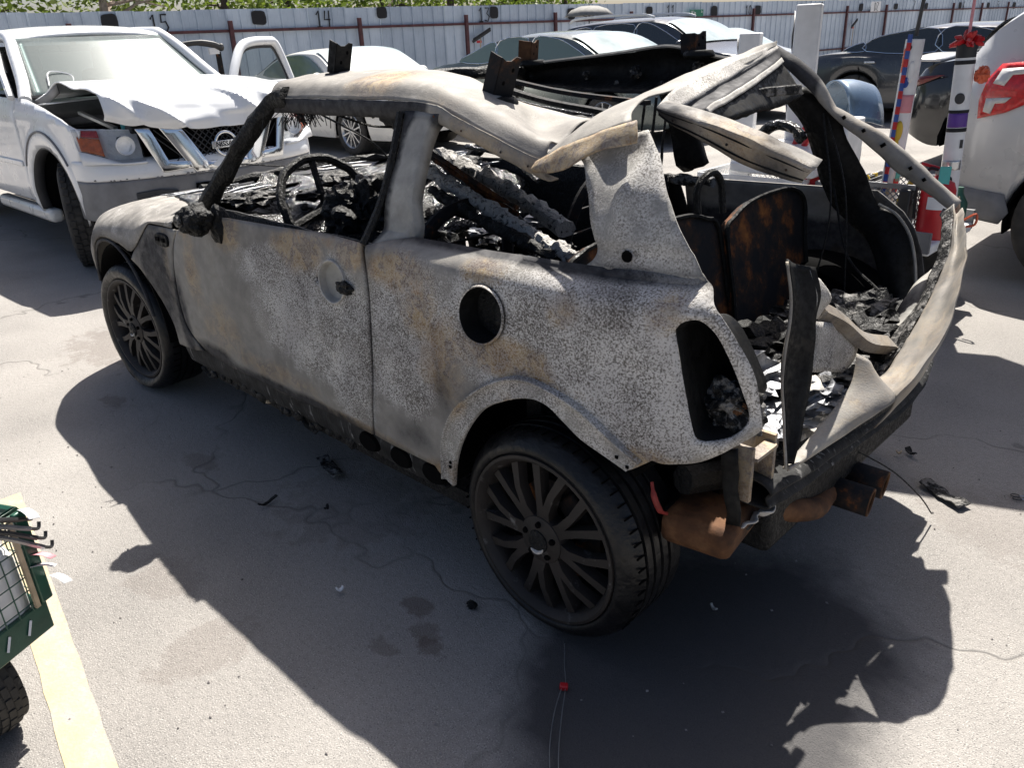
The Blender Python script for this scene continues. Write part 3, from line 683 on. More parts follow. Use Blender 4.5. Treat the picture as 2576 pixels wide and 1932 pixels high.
pm = [tuple((Vector(a)+Vector(c_))/2+Vector((-.01, .035, 0))) for a, c_ in zip(po, pi_)]
patch([po, pm, pi_], 5, 5, .005, 13, 9).build('rear_pillar', 'soot_metal', mini, thick=.03)
MB().tube(cr([Vector(q)+Vector((-.004, .006, 0)) for q in po[4:]], 6), .005, 5).build('hatch_seal_flange', 'burnt_pillar', mini, burn=lambda x, y, z: (.1, .1, .3))

# --- inner structure: floor, wheel houses, bulkheads
MB().box((1.05, 0, .245), (1.75, 1.46, .05)).build('floor_pan', 'charred', mini)
G = [[(-.44+.055*i, -.62+.124*j, .42+.04*noise.noise(Vector((i*.5, j*.5, 0)))) for i in range(11)] for j in range(11)]
patch(G, 2, 2, .02, 9, 4).build('boot_floor', 'charred', mini, thick=.02)
MB().box((.13, 0, .44), (.05, 1.3, .42)).build('seat_bulkhead', 'charred', mini)
for sg in (1, -1):
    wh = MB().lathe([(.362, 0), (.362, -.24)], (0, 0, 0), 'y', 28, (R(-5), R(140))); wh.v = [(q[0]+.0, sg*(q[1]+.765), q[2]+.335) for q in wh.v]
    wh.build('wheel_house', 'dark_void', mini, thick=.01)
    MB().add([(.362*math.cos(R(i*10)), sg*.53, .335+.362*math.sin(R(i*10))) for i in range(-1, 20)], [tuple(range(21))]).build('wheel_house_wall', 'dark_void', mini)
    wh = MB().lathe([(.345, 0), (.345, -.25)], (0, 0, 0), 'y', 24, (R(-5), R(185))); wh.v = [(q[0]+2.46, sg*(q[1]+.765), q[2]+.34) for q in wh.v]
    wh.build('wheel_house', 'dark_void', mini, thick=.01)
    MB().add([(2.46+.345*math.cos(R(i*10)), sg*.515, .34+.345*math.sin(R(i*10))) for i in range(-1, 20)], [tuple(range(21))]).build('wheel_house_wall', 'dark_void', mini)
    ip = [[(1.80-.13*i, sg*(.735-.01*j), .30+.155*j) for i in range(10)] for j in range(5)]
    patch(ip, 2, 2, .008, 8, 3).build('inner_side', 'charred', mini, thick=.01)
    # boot side trim: blackened with a pale inner quarter above
    ip = [[(.50-.105*i, sg*(.71-.012*i-.0*j), .71+.06*j) for i in range(8)] for j in range(5)]
    for r_ in ip:
        for i, q in enumerate(r_): r_[i] = (q[0], sg*(SB(q[0], q[2])-.055), q[2])
    if sg > 0: patch(ip, 2, 2, .008, 8, 3).build('inner_side', 'charred', mini, thick=.008)
MB().box((1.86, 0, .60), (.04, 1.4, .58)).build('bulkhead', 'charred', mini)
MB().box((2.5, 0, .45), (1.0, .95, .35)).build('engine_block', 'charred', mini, bevel=.05)
MB().box((-.34, 0, .36), (.22, .95, .16)).build('rear_underbody', 'charred', mini, bevel=.02)

# --- dashboard: melted, glossy char with ashy lumps and pale strips as painted glints
rn = random.Random(3)
G = []
for i, x in enumerate([1.30, 1.38, 1.48, 1.58, 1.68, 1.78, 1.86, 1.93]):
    row = []
    for j in range(15):
        y = .70-.10*j; z = pch([1.30, 1.38, 1.55, 1.75, 1.93], [.70, .83, .885, .925, .935])(x)
        z += .035*noise.noise(Vector((x*7, y*7, 1)))+.012*noise.noise(Vector((x*22, y*22, 1))); row.append((x, y, z))
    G.append(row)
patch(G, 4, 4, .014, 22, 2).build('dashboard', 'charred_gloss', mini, thick=.01)
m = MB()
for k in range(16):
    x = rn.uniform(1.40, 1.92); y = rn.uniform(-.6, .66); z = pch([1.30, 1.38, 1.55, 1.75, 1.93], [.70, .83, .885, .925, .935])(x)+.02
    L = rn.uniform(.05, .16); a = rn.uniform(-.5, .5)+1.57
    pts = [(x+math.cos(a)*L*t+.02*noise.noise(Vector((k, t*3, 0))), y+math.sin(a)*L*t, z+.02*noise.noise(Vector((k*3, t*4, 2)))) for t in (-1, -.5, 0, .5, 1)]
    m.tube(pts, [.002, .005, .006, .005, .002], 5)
m.build('dash_glint_strips', 'foil', mini)['kind'] = 'stuff'  # pale strips stand in for sun glints on the glossy char
for k in range(10):
    x = rn.uniform(1.45, 1.9); y = rn.uniform(-.55, .6)
    blob((x, y, .93), rn.uniform(.03, .06), 70+k, 3, .6, 2.6, (1.2, 1.5, .5), .3).build('melted_lump', rn.choice(['charred', 'charred_ash', 'charred_gloss']), mini)
# charred wiper cowl line across the scuttle
pts = cr([(1.90, .60, .95), (1.93, .35, .958), (1.95, .05, .96), (1.92, -.25, .955), (1.86, -.5, .95)], 6)
m = MB().tube(pts, [.014+.006*noise.noise(q*30) for q in pts], 7); m.v = [tuple(Vector(q)+noise.noise_vector(Vector(q)*40)*.012) for q in m.v]; m.build('cowl_strip', 'charred', mini)

# --- steering wheel and collapsed airbag
sw = MB(); cen = Vector((1.40, .36, .90)); ax = Vector((-.87, 0, .48)); u = Vector((0, 1, 0)); v = ax.cross(u)
ring = [cen+(u*math.cos(a)+v*math.sin(a))*.185+noise.noise_vector(Vector((math.cos(a), math.sin(a), 0))*3)*.01 for a in [2*math.pi*i/36 for i in range(36)]]
sw.tube(ring, .017, 8, closed=True)
for a in (.3, 2.84, 4.7): sw.tube([cen-ax*.03, cen+(u*math.cos(a)+v*math.sin(a))*.18], .014, 6)
swo = sw.build('steering_wheel', 'charred', mini)
MB().tube([cen-ax*.02, cen-ax*.3+Vector((0, 0, -.05))], .03, 8).build('column', 'charred', swo)
blob((1.19, .34, .87), .155, 21, 5, .35, 2.4, (1.0, .95, .9), .22).build('burnt_airbag', 'charred', mini)
blob((1.10, .30, .76), .17, 23, 5, .35, 2.4, (1.2, 1.1, .9), .22).build('burnt_seat_cushion', 'charred', mini)
# --- front seat frames
for sy in (.36, -.36):
    pts = cr([(.78, sy-.2, .45), (.70, sy-.21, .75), (.66, sy-.15, .93), (.65, sy, .98), (.66, sy+.15, .93), (.70, sy+.21, .75), (.78, sy+.2, .45)], 5)
    s_ = MB().tube(pts, .020, 8)
    for k in range(5): s_.tube([(.76-.02*k, sy-.2, .5+.09*k), (.78-.02*k, sy, .5+.09*k), (.76-.02*k, sy+.2, .5+.09*k)], .005, 5)
    s_.build('seat_frame', 'rust_dark', mini)
    blob((.98, sy, .44), .26, 31+int(sy*10), 4, .3, 2.2, (1, .9, .5), .2).build('seat_cushion', 'charred', mini)
blob((.45, .25, .55), .24, 37, 4, .3, 2.2, (.9, 1.6, .7), .25).build('rear_bench', 'charred', mini)
blob((.45, -.30, .52), .24, 38, 4, .3, 2.2, (.9, 1.4, .7), .25).build('rear_bench', 'charred', mini)
# --- rear seat backs: pressed steel plates
def plate(name, poly, nrm_off, mat):
    m = MB(); mp = lambda y, z, h: (.05+(z-.9)*.25+h+.006*noise.noise(Vector((y*6, z*6, 0))), y, z)
    sh_ = sheet([tuple(q) for q in resample(cr(poly, 3, True), .02, True)], [], .03, lambda y, z: mp(y, z, nrm_off+.012*math.sin(z*30)*(.4 if z < .9 else 1)*0))
    o = sh_.build(name, mat, mini, thick=.02)
    MB().tube([mp(q[0], q[1], nrm_off-.004) for q in cr(poly, 4, True)], .007, 6, closed=True).build('plate_rim', 'soot_metal', o)
    return o
pr_ = plate('rear_seat_back', [(-.115, .880), (-.165, .915), (-.27, .942), (-.40, .952), (-.53, .945), (-.60, .92), (-.62, .875), (-.60, .80), (-.58, .66), (-.56, .52), (-.12, .50), (-.10, .70)], 0, 'rust')
pl_ = plate('rear_seat_back', [(.58, .88), (.52, .945), (.38, .958), (.16, .958), (.03, .952), (-.05, .93), (-.105, .895), (-.098, .70), (-.10, .50), (.58, .50)], .02, 'rust')
# headrest hoop on the rear seat
MB().tube(cr([(.09, -.03, .93), (.10, -.035, 1.02), (.09, -.09, 1.055), (.09, -.145, 1.02), (.08, -.15, .93)], 5), .011, 8).build('headrest_hoop', 'charred', mini)
# burnt belt on the far window edge
m = MB().tube(cr([(.30, -.66, 1.05), (.24, -.66, 1.10), (.17, -.64, 1.13), (.10, -.62, 1.12), (.06, -.60, 1.09)], 5), .018, 8); m.v = [tuple(Vector(q)+noise.noise_vector(Vector(q)*50)*.008) for q in m.v]; m.build('burnt_belt', 'charred_gloss', mini)
# --- collapsed sunroof frame lying through the cabin
def beam(name, pts, r_, mat, rough=.01, fr=30, seed=0, per=9):
    P_ = cr(pts, per); m = MB().tube(P_, [r_*(1+.35*noise.noise(q*18)) for q in P_], 8); m.v = [tuple(Vector(q)+noise.noise_vector(Vector(q)*fr+Vector((seed, 0, 0)))*rough) for q in m.v]
    return m.build(name, mat, mini)
beam('collapsed_frame_beam', [(1.20, -.02, 1.05), (1.0, .05, 1.025), (.80, .10, .995), (.60, .15, .955), (.40, .20, .906)], .026, 'flaky_ash', .012, 34, 1, 14)
beam('collapsed_frame_beam', [(.88, .30, 1.05), (.70, .33, 1.005), (.50, .37, .965), (.30, .42, .93), (.12, .46, .905)], .021, 'flaky_ash', .014, 42, 2, 14)
beam('collapsed_frame_beam', [(.80, .37, 1.01), (.62, .40, .97), (.42, .43, .935), (.2, .46, .90)], .017, 'charred', .012, 40, 5, 14)
for dz in (0, .017):
    beam('rail_spring', [(1.0, .22, 1.105-dz), (.82, .25, 1.06-dz), (.66, .28, 1.015-dz), (.50, .30, .975-dz)], .008, 'rust', .003, 60, 3, 16)
beam('collapsed_frame_beam', [(1.1, .10, 1.065), (.9, .16, 1.01), (.7, .22, .965), (.5, .28, .93)], .016, 'charred', .008, 30, 6)
beam('collapsed_frame_beam', [(1.25, -.2, 1.05), (1.05, -.2, 1.03), (.9, -.15, 1.0), (.78, -.10, .97)], .010, 'charred_gloss', .004, 30, 7)
for k in range(9):
    y = -.62+.03*k
for k in range(3):
    beam('hanging_rod', [(.42+.08*k, -.35-.05*k, 1.23), (.43+.08*k, -.34-.05*k, 1.08), (.43+.08*k, -.33-.05*k, .95)], .005, 'charred', .002, 20, k)
# frayed fibres along the lower beam
m = MB()
for k in range(260):
    t = rn.random(); q = Vector((.88, .30, 1.05)).lerp(Vector((.12, .46, .905)), t)+Vector((0, 0, -.035*math.sin(t*3.1)))*.5
    d = Vector((rn.gauss(0, 1), rn.gauss(0, 1), rn.gauss(0, 1))).normalized(); m.tube([q, q+d*.022, q+d*.036+Vector((0, 0, -.008))], [.0016, .0012, .0006], 3)
m.build('frayed_fibres', 'ash_pale', mini)['kind'] = 'stuff'
# crumpled foil and flakes in the cabin
for k in range(22):
    x = rn.uniform(.2, 1.05); y = rn.uniform(-.5, .5)
    blob((x, y, rn.uniform(.68, .80)), rn.uniform(.02, .055), 100+k, 3, .7, 3, (1.3, 1.1, .45), .4).build('burnt_flake', rn.choice(['foil', 'charred_ash', 'charred', 'charred_gloss']), mini)
# right sill of the window opening with charred trim
beam('window_ledge', [(1.45, -.70, .90), (1.0, -.71, .903), (.62, -.715, .902), (.45, -.715, .903)], .018, 'charred_ash', .008, 30, 8, 12)
# wires drooping through the openings
for a, b_, c_, r_ in (((1.18, .50, 1.24), (1.30, .2, 1.10), (1.36, .05, .96), .0035), ((1.20, .45, 1.24), (1.13, .35, 1.19), (1.06, .30, 1.18), .004), ((1.55, .62, 1.07), (1.75, .2, .99), (1.9, -.1, .98), .003), ((-.02, -.55, 1.18), (-.12, -.45, .90), (-.10, -.40, .60), .003), ((-.03, -.56, 1.17), (-.14, -.50, .95), (-.2, -.45, .62), .0025), ((-.05, -.62, .95), (-.15, -.55, .75), (-.3, -.45, .68), .004)):
    MB().tube(cr([a, b_, c_], 8), r_, 5).build('burnt_wire', 'charred', mini)
m = MB()
for k in range(90):
    q = Vector((1.20+rn.gauss(0, .035), .54+rn.gauss(0, .03), 1.245)); m.tube([q, q+Vector((rn.gauss(0, .015), rn.gauss(0, .015), -rn.uniform(.015, .05)))], .0014, 3)
m.build('melted_threads', 'charred', mini)['kind'] = 'stuff'
# --- boot contents
for k, (x, y, z, r_, mt) in enumerate([(-.18, .28, .60, .12, 'foil'), (-.22, .12, .56, .10, 'charred_ash'), (-.15, -.05, .58, .12, 'charred'), (-.25, -.32, .60, .13, 'charred_ash'), (-.12, -.40, .55, .13, 'charred'), (-.30, .36, .55, .09, 'foil'), (-.34, .0, .52, .09, 'charred_ash'), (-.36, .20, .52, .07, 'ash_pale'), (-.05, .40, .55, .14, 'charred'), (-.38, -.15, .50, .07, 'ash_pale'), (-.30, .45, .62, .05, 'rust'), (-.34, -.20, .60, .11, 'charred'), (-.37, .06, .60, .08, 'charred_ash'), (-.40, .14, .58, .07, 'foil'), (-.30, -.42, .60, .12, 'charred')]):
    blob((x, y, z), r_, 140+k, 4, .6, 3.2, (1.1, 1.3, .5), .45).build('burnt_debris_lump', mt, mini)
for k in range(14):
    x = rn.uniform(-.42, -.08); y = rn.uniform(-.4, .5); a = rn.uniform(0, 3.1); L = rn.uniform(.06, .14)
    G = [[(x+math.cos(a)*L*(i-1.5)*.5-math.sin(a)*.03*j, y+math.sin(a)*L*(i-1.5)*.5+math.cos(a)*.03*j, .61+.02*noise.noise(Vector((i, j, k)))+rn.uniform(-.01, .02)) for i in range(4)] for j in range(3)]
    patch(G, 3, 3, .012, 25, k).build('torn_sheet', ['foil', 'ash_pale', 'charred', 'soot_metal'][k % 4], mini, thick=.002)

# --- tailgate: wrecked window frame and the drooping lower skin
hb = lambda x, y, z: (.12+.5*max(0, noise.noise(Vector((x*5, y*5, z*5)))), .25+.5*max(0, noise.noise(Vector((x*4, y*4, z*4+9)))), .25)
tg = bpy.data.objects.new('tailgate', None); C.objects.link(tg); tg.parent = mini
to = [(-.075, .44, 1.284), (-.063, .36, 1.313), (-.028, .2, 1.336), (.019, -.05, 1.357), (.065, -.27, 1.373), (.127, -.48, 1.385)]
tm = [(-.108, .44, 1.268), (-.100, .36, 1.284), (-.071, .2, 1.309), (-.006, -.05, 1.331), (.050, -.27, 1.354), (.112, -.48, 1.374)]
tm2 = [(-.118, .43, 1.258), (-.108, .36, 1.272), (-.077, .2, 1.298), (-.010, -.05, 1.321), (.046, -.27, 1.345), (.108, -.48, 1.362)]
ti_ = [(-.160, .38, 1.277), (-.145, .32, 1.285), (-.112, .2, 1.292), (-.050, -.03, 1.313), (.015, -.25, 1.332), (.093, -.46, 1.345)]
db = [(-.151, .36, 1.243), (-.152, .3, 1.246), (-.15, .2, 1.249), (-.1, 0., 1.242), (-.04, -.22, 1.231), (.01, -.46, 1.244)]
patch([to, tm], 5, 6, .003, 12, 1).build('spoiler_skin', 'burnt_pillar', tg, thick=.004, burn=lambda x, y, z: (.1+.35*max(0, noise.noise(Vector((x*9, y*4, 2)))), .12, .5))
patch([tm, tm2, ti_], 3, 6, .003, 12, 2).build('frame_groove', 'burnt_pillar', tg, thick=.004, burn=lambda x, y, z: (.8, .1, .1))
patch([[tuple(Vector(q)+Vector((-.002, 0, .002))) for q in ti_], [tuple(Vector(q)+Vector((-.012, 0, -.010))) for q in ti_]], 3, 6, .002, 12, 2).build('frame_edge', 'burnt_pillar', tg, thick=.004, burn=lambda x, y, z: (.1, .15, .4))
patch([[tuple(Vector(q)+Vector((-.002, 0, -.012))) for q in ti_], db], 5, 6, .006, 16, 3).build('inner_header', 'soot_metal', tg, thick=.02)
MB().box((-.06, -.12, 1.275), (.012, .22, .025), Matrix.Rotation(R(-16), 3, 'Z')).build('header_recess', 'charred_ash', tg, bevel=.004)
lu = [(-.096, .47, 1.287), (-.127, .475, 1.281), (-.216, .475, 1.262), (-.299, .465, 1.236), (-.37, .455, 1.208), (-.447, .44, 1.178)]
ll = [(-.095, .455, 1.267), (-.129, .455, 1.247), (-.192, .455, 1.224), (-.283, .445, 1.182), (-.377, .435, 1.154), (-.414, .42, 1.146)]
lmid = [tuple((Vector(a)+Vector(c_))/2+Vector((0, .004, .0))) for a, c_ in zip(lu, ll)]
lin = [tuple(Vector(q)+Vector((.004, -.045, .012))) for q in lu]
patch([lin, lu, lmid, ll], 4, 6, .003, 16, 5).build('frame_arm', 'burnt_paint', tg, thick=.004, burn=lambda x, y, z: (.45+.8*noise.noise(Vector((x*9, y*9, z*9))), .35+.5*noise.noise(Vector((x*7, y*7, z*7+4))), .3))
ro = [(.137, -.5, 1.385), (.063, -.52, 1.339), (-.001, -.545, 1.276), (-.039, -.57, 1.207), (-.065, -.58, 1.188), (-.175, -.6, 1.13), (-.285, -.62, 1.052), (-.369, -.63, .983), (-.430, -.64, .935)]
ri = [(.112, -.47, 1.34), (.061, -.49, 1.293), (.014, -.51, 1.25), (-.031, -.54, 1.191), (-.086, -.56, 1.143), (-.163, -.58, 1.084), (-.235, -.6, 1.02), (-.301, -.61, .977), (-.414, -.62, .905)]
rm_ = [tuple((Vector(a)+Vector(c_))/2+Vector((-.004, .012, .002))) for a, c_ in zip(ro, ri)]
rb_ = [tuple(Vector(q)+Vector((.015, -.05, -.01))) for q in ro]
arm = patch([rb_, ro, rm_, ri], 4, 6, .004, 16, 6).build('frame_arm', 'burnt_paint', tg, thick=.01, burn=lambda x, y, z: (.95*sm(-.02, .02, x)+.25, .35, .2))
for k, t in enumerate((.50, .58, .66, .78, .85)):
    i = t*8; a = Vector(ro[int(i)]).lerp(Vector(ro[min(8, int(i)+1)]), i % 1); c_ = Vector(ri[int(i)]).lerp(Vector(ri[min(8, int(i)+1)]), i % 1)
    MB().box((a+c_)/2+Vector((-.009, .017, .004)), (.016 if k == 2 else .010, .006, .010), Matrix.Rotation(R(35), 3, 'Y')).build('bolt_hole', 'dark_void', arm)
so = [(-.459, -.56, .931), (-.541, -.34, .891), (-.578, -.22, .849), (-.602, -.12, .805), (-.613, -.03, .748), (-.607, .04, .696), (-.597, .10, .659), (-.578, .15, .620)]
si = [(-.420, -.60, .931), (-.474, -.45, .867), (-.493, -.35, .799), (-.496, -.26, .736), (-.495, -.17, .675), (-.494, -.09, .633), (-.491, -.02, .609), (-.485, .05, .599)]
s1 = [tuple(Vector(a).lerp(Vector(c_), .45)+Vector((0, .004, -.022))) for a, c_ in zip(so, si)]
s2 = [tuple(Vector(a).lerp(Vector(c_), .72)+Vector((0, .006, -.006))) for a, c_ in zip(so, si)]
sd_ = [(q[0]+.012, q[1]-.02, q[2]-.05) for q in so]
se_ = [(q[0]+.045, q[1]-.03, q[2]-.11) for q in so]
patch([se_, sd_, so, s1, s2, si], 4, 6, .005, 14, 7).build('lower_skin', 'burnt_paint', tg, thick=.004, burn=lambda x, y, z: (.12+.5*max(0, noise.noise(Vector((x*6, y*6, z*6)))), .42, .25))
si2 = [tuple(Vector(q)+Vector((.03, -.02, -.02-.03*k/7))) for k, q in enumerate(si)]
patch([si, [tuple(Vector(q)+Vector((.016, -.004, -.012))) for q in si], si2], 4, 6, .012, 20, 8).build('inner_skin', 'charred_ash', tg, thick=.004)
pl1 = [(-.393, -.60, .729), (-.381, -.50, .703), (-.372, -.42, .646), (-.378, -.36, .621), (-.387, -.28, .607), (-.412, -.16, .603)]
pl2 = [(-.41, -.58, .718), (-.426, -.47, .694), (-.43, -.38, .661), (-.427, -.30, .638), (-.433, -.20, .610), (-.448, -.10, .598)]
pl3 = [(-.435, -.55, .80), (-.47, -.43, .79), (-.485, -.34, .745), (-.488, -.25, .70), (-.487, -.16, .645), (-.484, -.08, .61)]
patch([pl1, [tuple((Vector(a)+Vector(c_))/2+Vector((-.006, .006, .008))) for a, c_ in zip(pl1, pl2)], pl2], 4, 5, .005, 16, 21).build('inner_skin_plate', 'burnt_pillar', tg, thick=.004, burn=lambda x, y, z: (.35+.5*max(0, noise.noise(Vector((x*9, y*9, 3)))), .3, .2))
patch([pl2, [tuple((Vector(a)+Vector(c_))/2+Vector((.006, -.004, -.010))) for a, c_ in zip(pl2, pl3)], pl3], 4, 5, .008, 20, 22).build('inner_skin_plate', 'charred_ash', tg, thick=.004)
b1 = [(-.461, .12, .694), (-.478, .17, .632), (-.471, .24, .588), (-.455, .34, .535), (-.454, .45, .515)]
b2 = [(-.505, .115, .660), (-.578, .15, .618), (-.554, .20, .584), (-.492, .32, .520), (-.467, .45, .509)]
bm_ = [tuple((Vector(a)+Vector(c_))/2+Vector((-.012, .0, .006))) for a, c_ in zip(b1, b2)]
patch([b1, bm_, b2], 5, 7, .003, 14, 9).build('folded_skin', 'burnt_pillar', tg, thick=.004, burn=lambda x, y, z: (.15+.35*max(0, noise.noise(Vector((x*6, y*6, z*6)))), .45, .1))
bl = [(-.37, .36, .968), (-.392, .37, .89), (-.402, .39, .833), (-.409, .41, .73), (-.432, .43, .63), (-.462, .46, .534)]
br = [(-.395, .27, .934), (-.416, .27, .869), (-.422, .29, .809), (-.435, .31, .704), (-.453, .36, .61), (-.471, .43, .521)]
bmd = [tuple((Vector(a)+Vector(c_))/2+Vector((.012, -.0, -.004))) for a, c_ in zip(bl, br)]
be = [tuple(Vector(q)+Vector((-.012, .012, 0))) for q in bl]
patch([be, bl, bmd, br], 4, 6, .004, 16, 10).build('inner_stay', 'soot_metal', tg, thick=.004)
patch([be, [tuple(Vector(q)+Vector((-.006, .010, .0))) for q in be]], 2, 6, .002, 16, 10).build('stay_edge', 'burnt_pillar', tg, thick=.006, burn=lambda x, y, z: (.35, .45, .1))
er = [[(-.395, .285, .93), (-.398, .26, .915), (-.402, .24, .90)], [(-.416, .28, .875), (-.418, .255, .865), (-.421, .21, .85)], [(-.420, .29, .82), (-.412, .25, .81), (-.409, .22, .82)]]
patch(er, 4, 4, .002, 16, 11).build('hinge_ear', 'burnt_pillar', tg, thick=.004, burn=lambda x, y, z: (.25, .1, .4))
pts = cr([(-.385, .17, .808), (-.411, .10, .765), (-.438, 0., .690), (-.464, -.12, .648)], 5)
m = MB()
for i in range(len(pts)-1): m.bar(pts[i], pts[i+1], .045, .012, (-.5, .2, 1)); m.bar(pts[i]+Vector((-.01, .016, -.012)), pts[i+1]+Vector((-.01, .016, -.012)), .006, .03, (-.5, .2, 1))
m.build('latch_channel', 'burnt_paint', tg, burn=lambda x, y, z: (.45, .5, .1))
patch([[(-.40, .24, .80), (-.41, .12, .76), (-.42, .0, .70)], [(-.41, .25, .74), (-.42, .14, .70), (-.43, .03, .65)], [(-.42, .27, .68), (-.425, .18, .66), (-.43, .08, .62)]], 4, 4, .008, 18, 12).build('torn_inner_panel', 'burnt_pillar', tg, thick=.003, burn=lambda x, y, z: (.3, .25, .5))
patch([[(-.40, .10, .60), (-.42, -.02, .58), (-.43, -.12, .57)], [(-.44, .12, .57), (-.45, 0, .545), (-.45, -.12, .55)], [(-.46, .16, .54), (-.47, .04, .52), (-.47, -.08, .525)]], 4, 4, .012, 22, 13).build('torn_inner_panel', 'foil', tg, thick=.003)

for t in (1.1, 2.7, 4.3):
    i = int(t); q = Vector(lu[i]).lerp(Vector(lu[min(5, i+1)]), t-i)*.45+Vector(ll[i]).lerp(Vector(ll[min(5, i+1)]), t-i)*.55
    MB().lathe([(0, .0015), (.0025, .0015), (.003, 0)], tuple(q+Vector((0, .0045, 0))), 'y', 8).build('weld_spot', 'rust_dark', tg)
MB().tube([Vector(a)*.75+Vector(c_)*.25+Vector((0, .004, 0)) for a, c_ in zip(cr(lu, 4), cr(ll, 4))], .0022, 5).build('seam_line', 'soot_metal', tg)
MB().tube([Vector(a)*.22+Vector(c_)*.78+Vector((0, .004, 0)) for a, c_ in zip(cr(lu, 4), cr(ll, 4))], .0022, 5).build('seam_line', 'soot_metal', tg)
for x in (.50, .40, .27, .185):
    i = 0
    while i < 7 and outer[i+1][0] > x: i += 1
    f_ = (outer[i][0]-x)/(outer[i][0]-outer[i+1][0]); q = Vector(outer[i]).lerp(Vector(outer[i+1]), f_)
    MB().lathe([(0, .0015), (.0025, .0015), (.003, 0)], tuple(q+Vector((0, .0105, -.024))), 'y', 8).build('weld_spot', 'rust_dark', mini)
# --- rear bumper, crash box, exhaust
bt = [(-.423, -.62, .447), (-.441, -.5, .413), (-.445, -.32, .405), (-.442, -.15, .415), (-.446, .2, .455), (-.453, .42, .489), (-.46, .55, .52)]
bo = [(-.417, -.62, .387), (-.434, -.5, .362), (-.439, -.32, .350), (-.435, -.15, .360), (-.441, .2, .389), (-.458, .42, .431), (-.46, .55, .455)]
G = [[tuple(Vector(q)+Vector((.06, 0, .01))) for q in bt], bt, [tuple(Vector(a).lerp(Vector(c_), .3)+Vector((-.022, 0, 0))) for a, c_ in zip(bt, bo)], [tuple(Vector(a).lerp(Vector(c_), .55)+Vector((-.010, 0, 0))) for a, c_ in zip(bt, bo)], [tuple(Vector(a).lerp(Vector(c_), .8)+Vector((-.022, 0, 0))) for a, c_ in zip(bt, bo)], bo, [tuple(Vector(q)+Vector((.06, 0, 0))) for q in bo]]
patch(G, 3, 6, .003, 20, 14).build('bumper_beam', 'sill_char', mini, thick=.006)
m = MB(); m.box((-.43, .60, .56), (.05, .012, .13)); m.box((-.43, .50, .56), (.05, .012, .12)); m.box((-.408, .55, .555), (.008, .10, .12)); m.box((-.45, .555, .60), (.03, .09, .008))
m.build('crash_box', 'burnt_paint', mini, burn=lambda x, y, z: (.55*max(0, noise.noise(Vector((x*20, y*14, z*14))))+.3, .75, .2))
patch([[(-.40, .64, .62), (-.41, .635, .53), (-.42, .63, .44)], [(-.43, .63, .63), (-.44, .625, .53), (-.45, .62, .44)]], 3, 3, .006, 20, 15).build('bumper_bracket', 'soot_metal', mini, thick=.008)
G = [[(-.43+.012*j, .60-.045*i, .415+.008*noise.noise(Vector((i, j, 0)))-.004*j) for i in range(5)] for j in range(-2, 3)]
patch(G, 3, 3, .014, 30, 16).build('melted_foam_flap', 'ash_pale', mini, thick=.004)
m = MB().box((-.35, .55, .400), (.17, .26, .075), Matrix.Rotation(R(8), 3, 'Z')); mu = m.build('muffler', 'rust_bright', mini, bevel=.022)
MB().tube([(-.440, .43, .400), (-.432, .54, .401), (-.424, .66, .400)], .004, 5).build('muffler_seam', 'rust_dark', mu)
ex = MB().tube(cr([(-.38, .46, .39), (-.42, .40, .365), (-.45, .32, .335), (-.455, .23, .30), (-.44, .15, .285), (-.43, .085, .275)], 5), .030, 12); ex.build('exhaust_pipe', 'rust_bright', mini)
for y0, y1, x1 in ((.085, .066, -.535), (-.03, -.045, -.530)):
    a = Vector((-.40, y0, .277)); c_ = Vector((x1, y1, .268)); ax = (c_-a).normalized(); pts = [a, c_]
    o_ = MB().tube(pts, .038, 20, cap=False).build('exhaust_tip', 'rust_dark', mini, thick=.004, off=0)
    MB().tube([c_-ax*.004, c_+ax*.003], .0395, 20, cap=False).build('tip_rim', 'rust_bright', o_, thick=.006)
    MB().lathe([(0, 0), (.034, 0)], (0, 0, 0), 'x', 16).build('tip_baffle', 'dark_void', o_).location = c_-ax*.07
MB().tube(cr([(-.43, -.02, .36), (-.47, -.06, .33), (-.52, -.16, .25), (-.56, -.30, .12), (-.58, -.38, .03)], 6), .0022, 5).build('burnt_wire', 'charred', mini)
MB().tube(cr([(-.27, .70, .52), (-.285, .71, .49), (-.295, .70, .455), (-.30, .68, .44)], 4), [.004]*3+[.007]*6+[.004]*4, 8).build('spring_seat', 'spring_red', mini)
MB().tube([(-.30, .62, .50), (-.36, .45, .47), (-.38, .2, .46)], .035, 8).build('axle_beam', 'charred', mini)

# --- melted mirror
mm = blob((1.455, .845, .925), .060, 81, 5, .28, 1.7, (1.0, .95, .9), .10).build('melted_mirror', 'charred', mini)
blob((1.43, .775, .895), .046, 84, 5, .25, 1.7, (.8, .8, 1.35), .10).build('mirror_foot', 'charred', mm)
MB().lathe([(0, .012), (.018, .010), (.022, 0)], (1.46, .90, .93), 'y', 12).build('mirror_motor', 'charred_ash', mm)

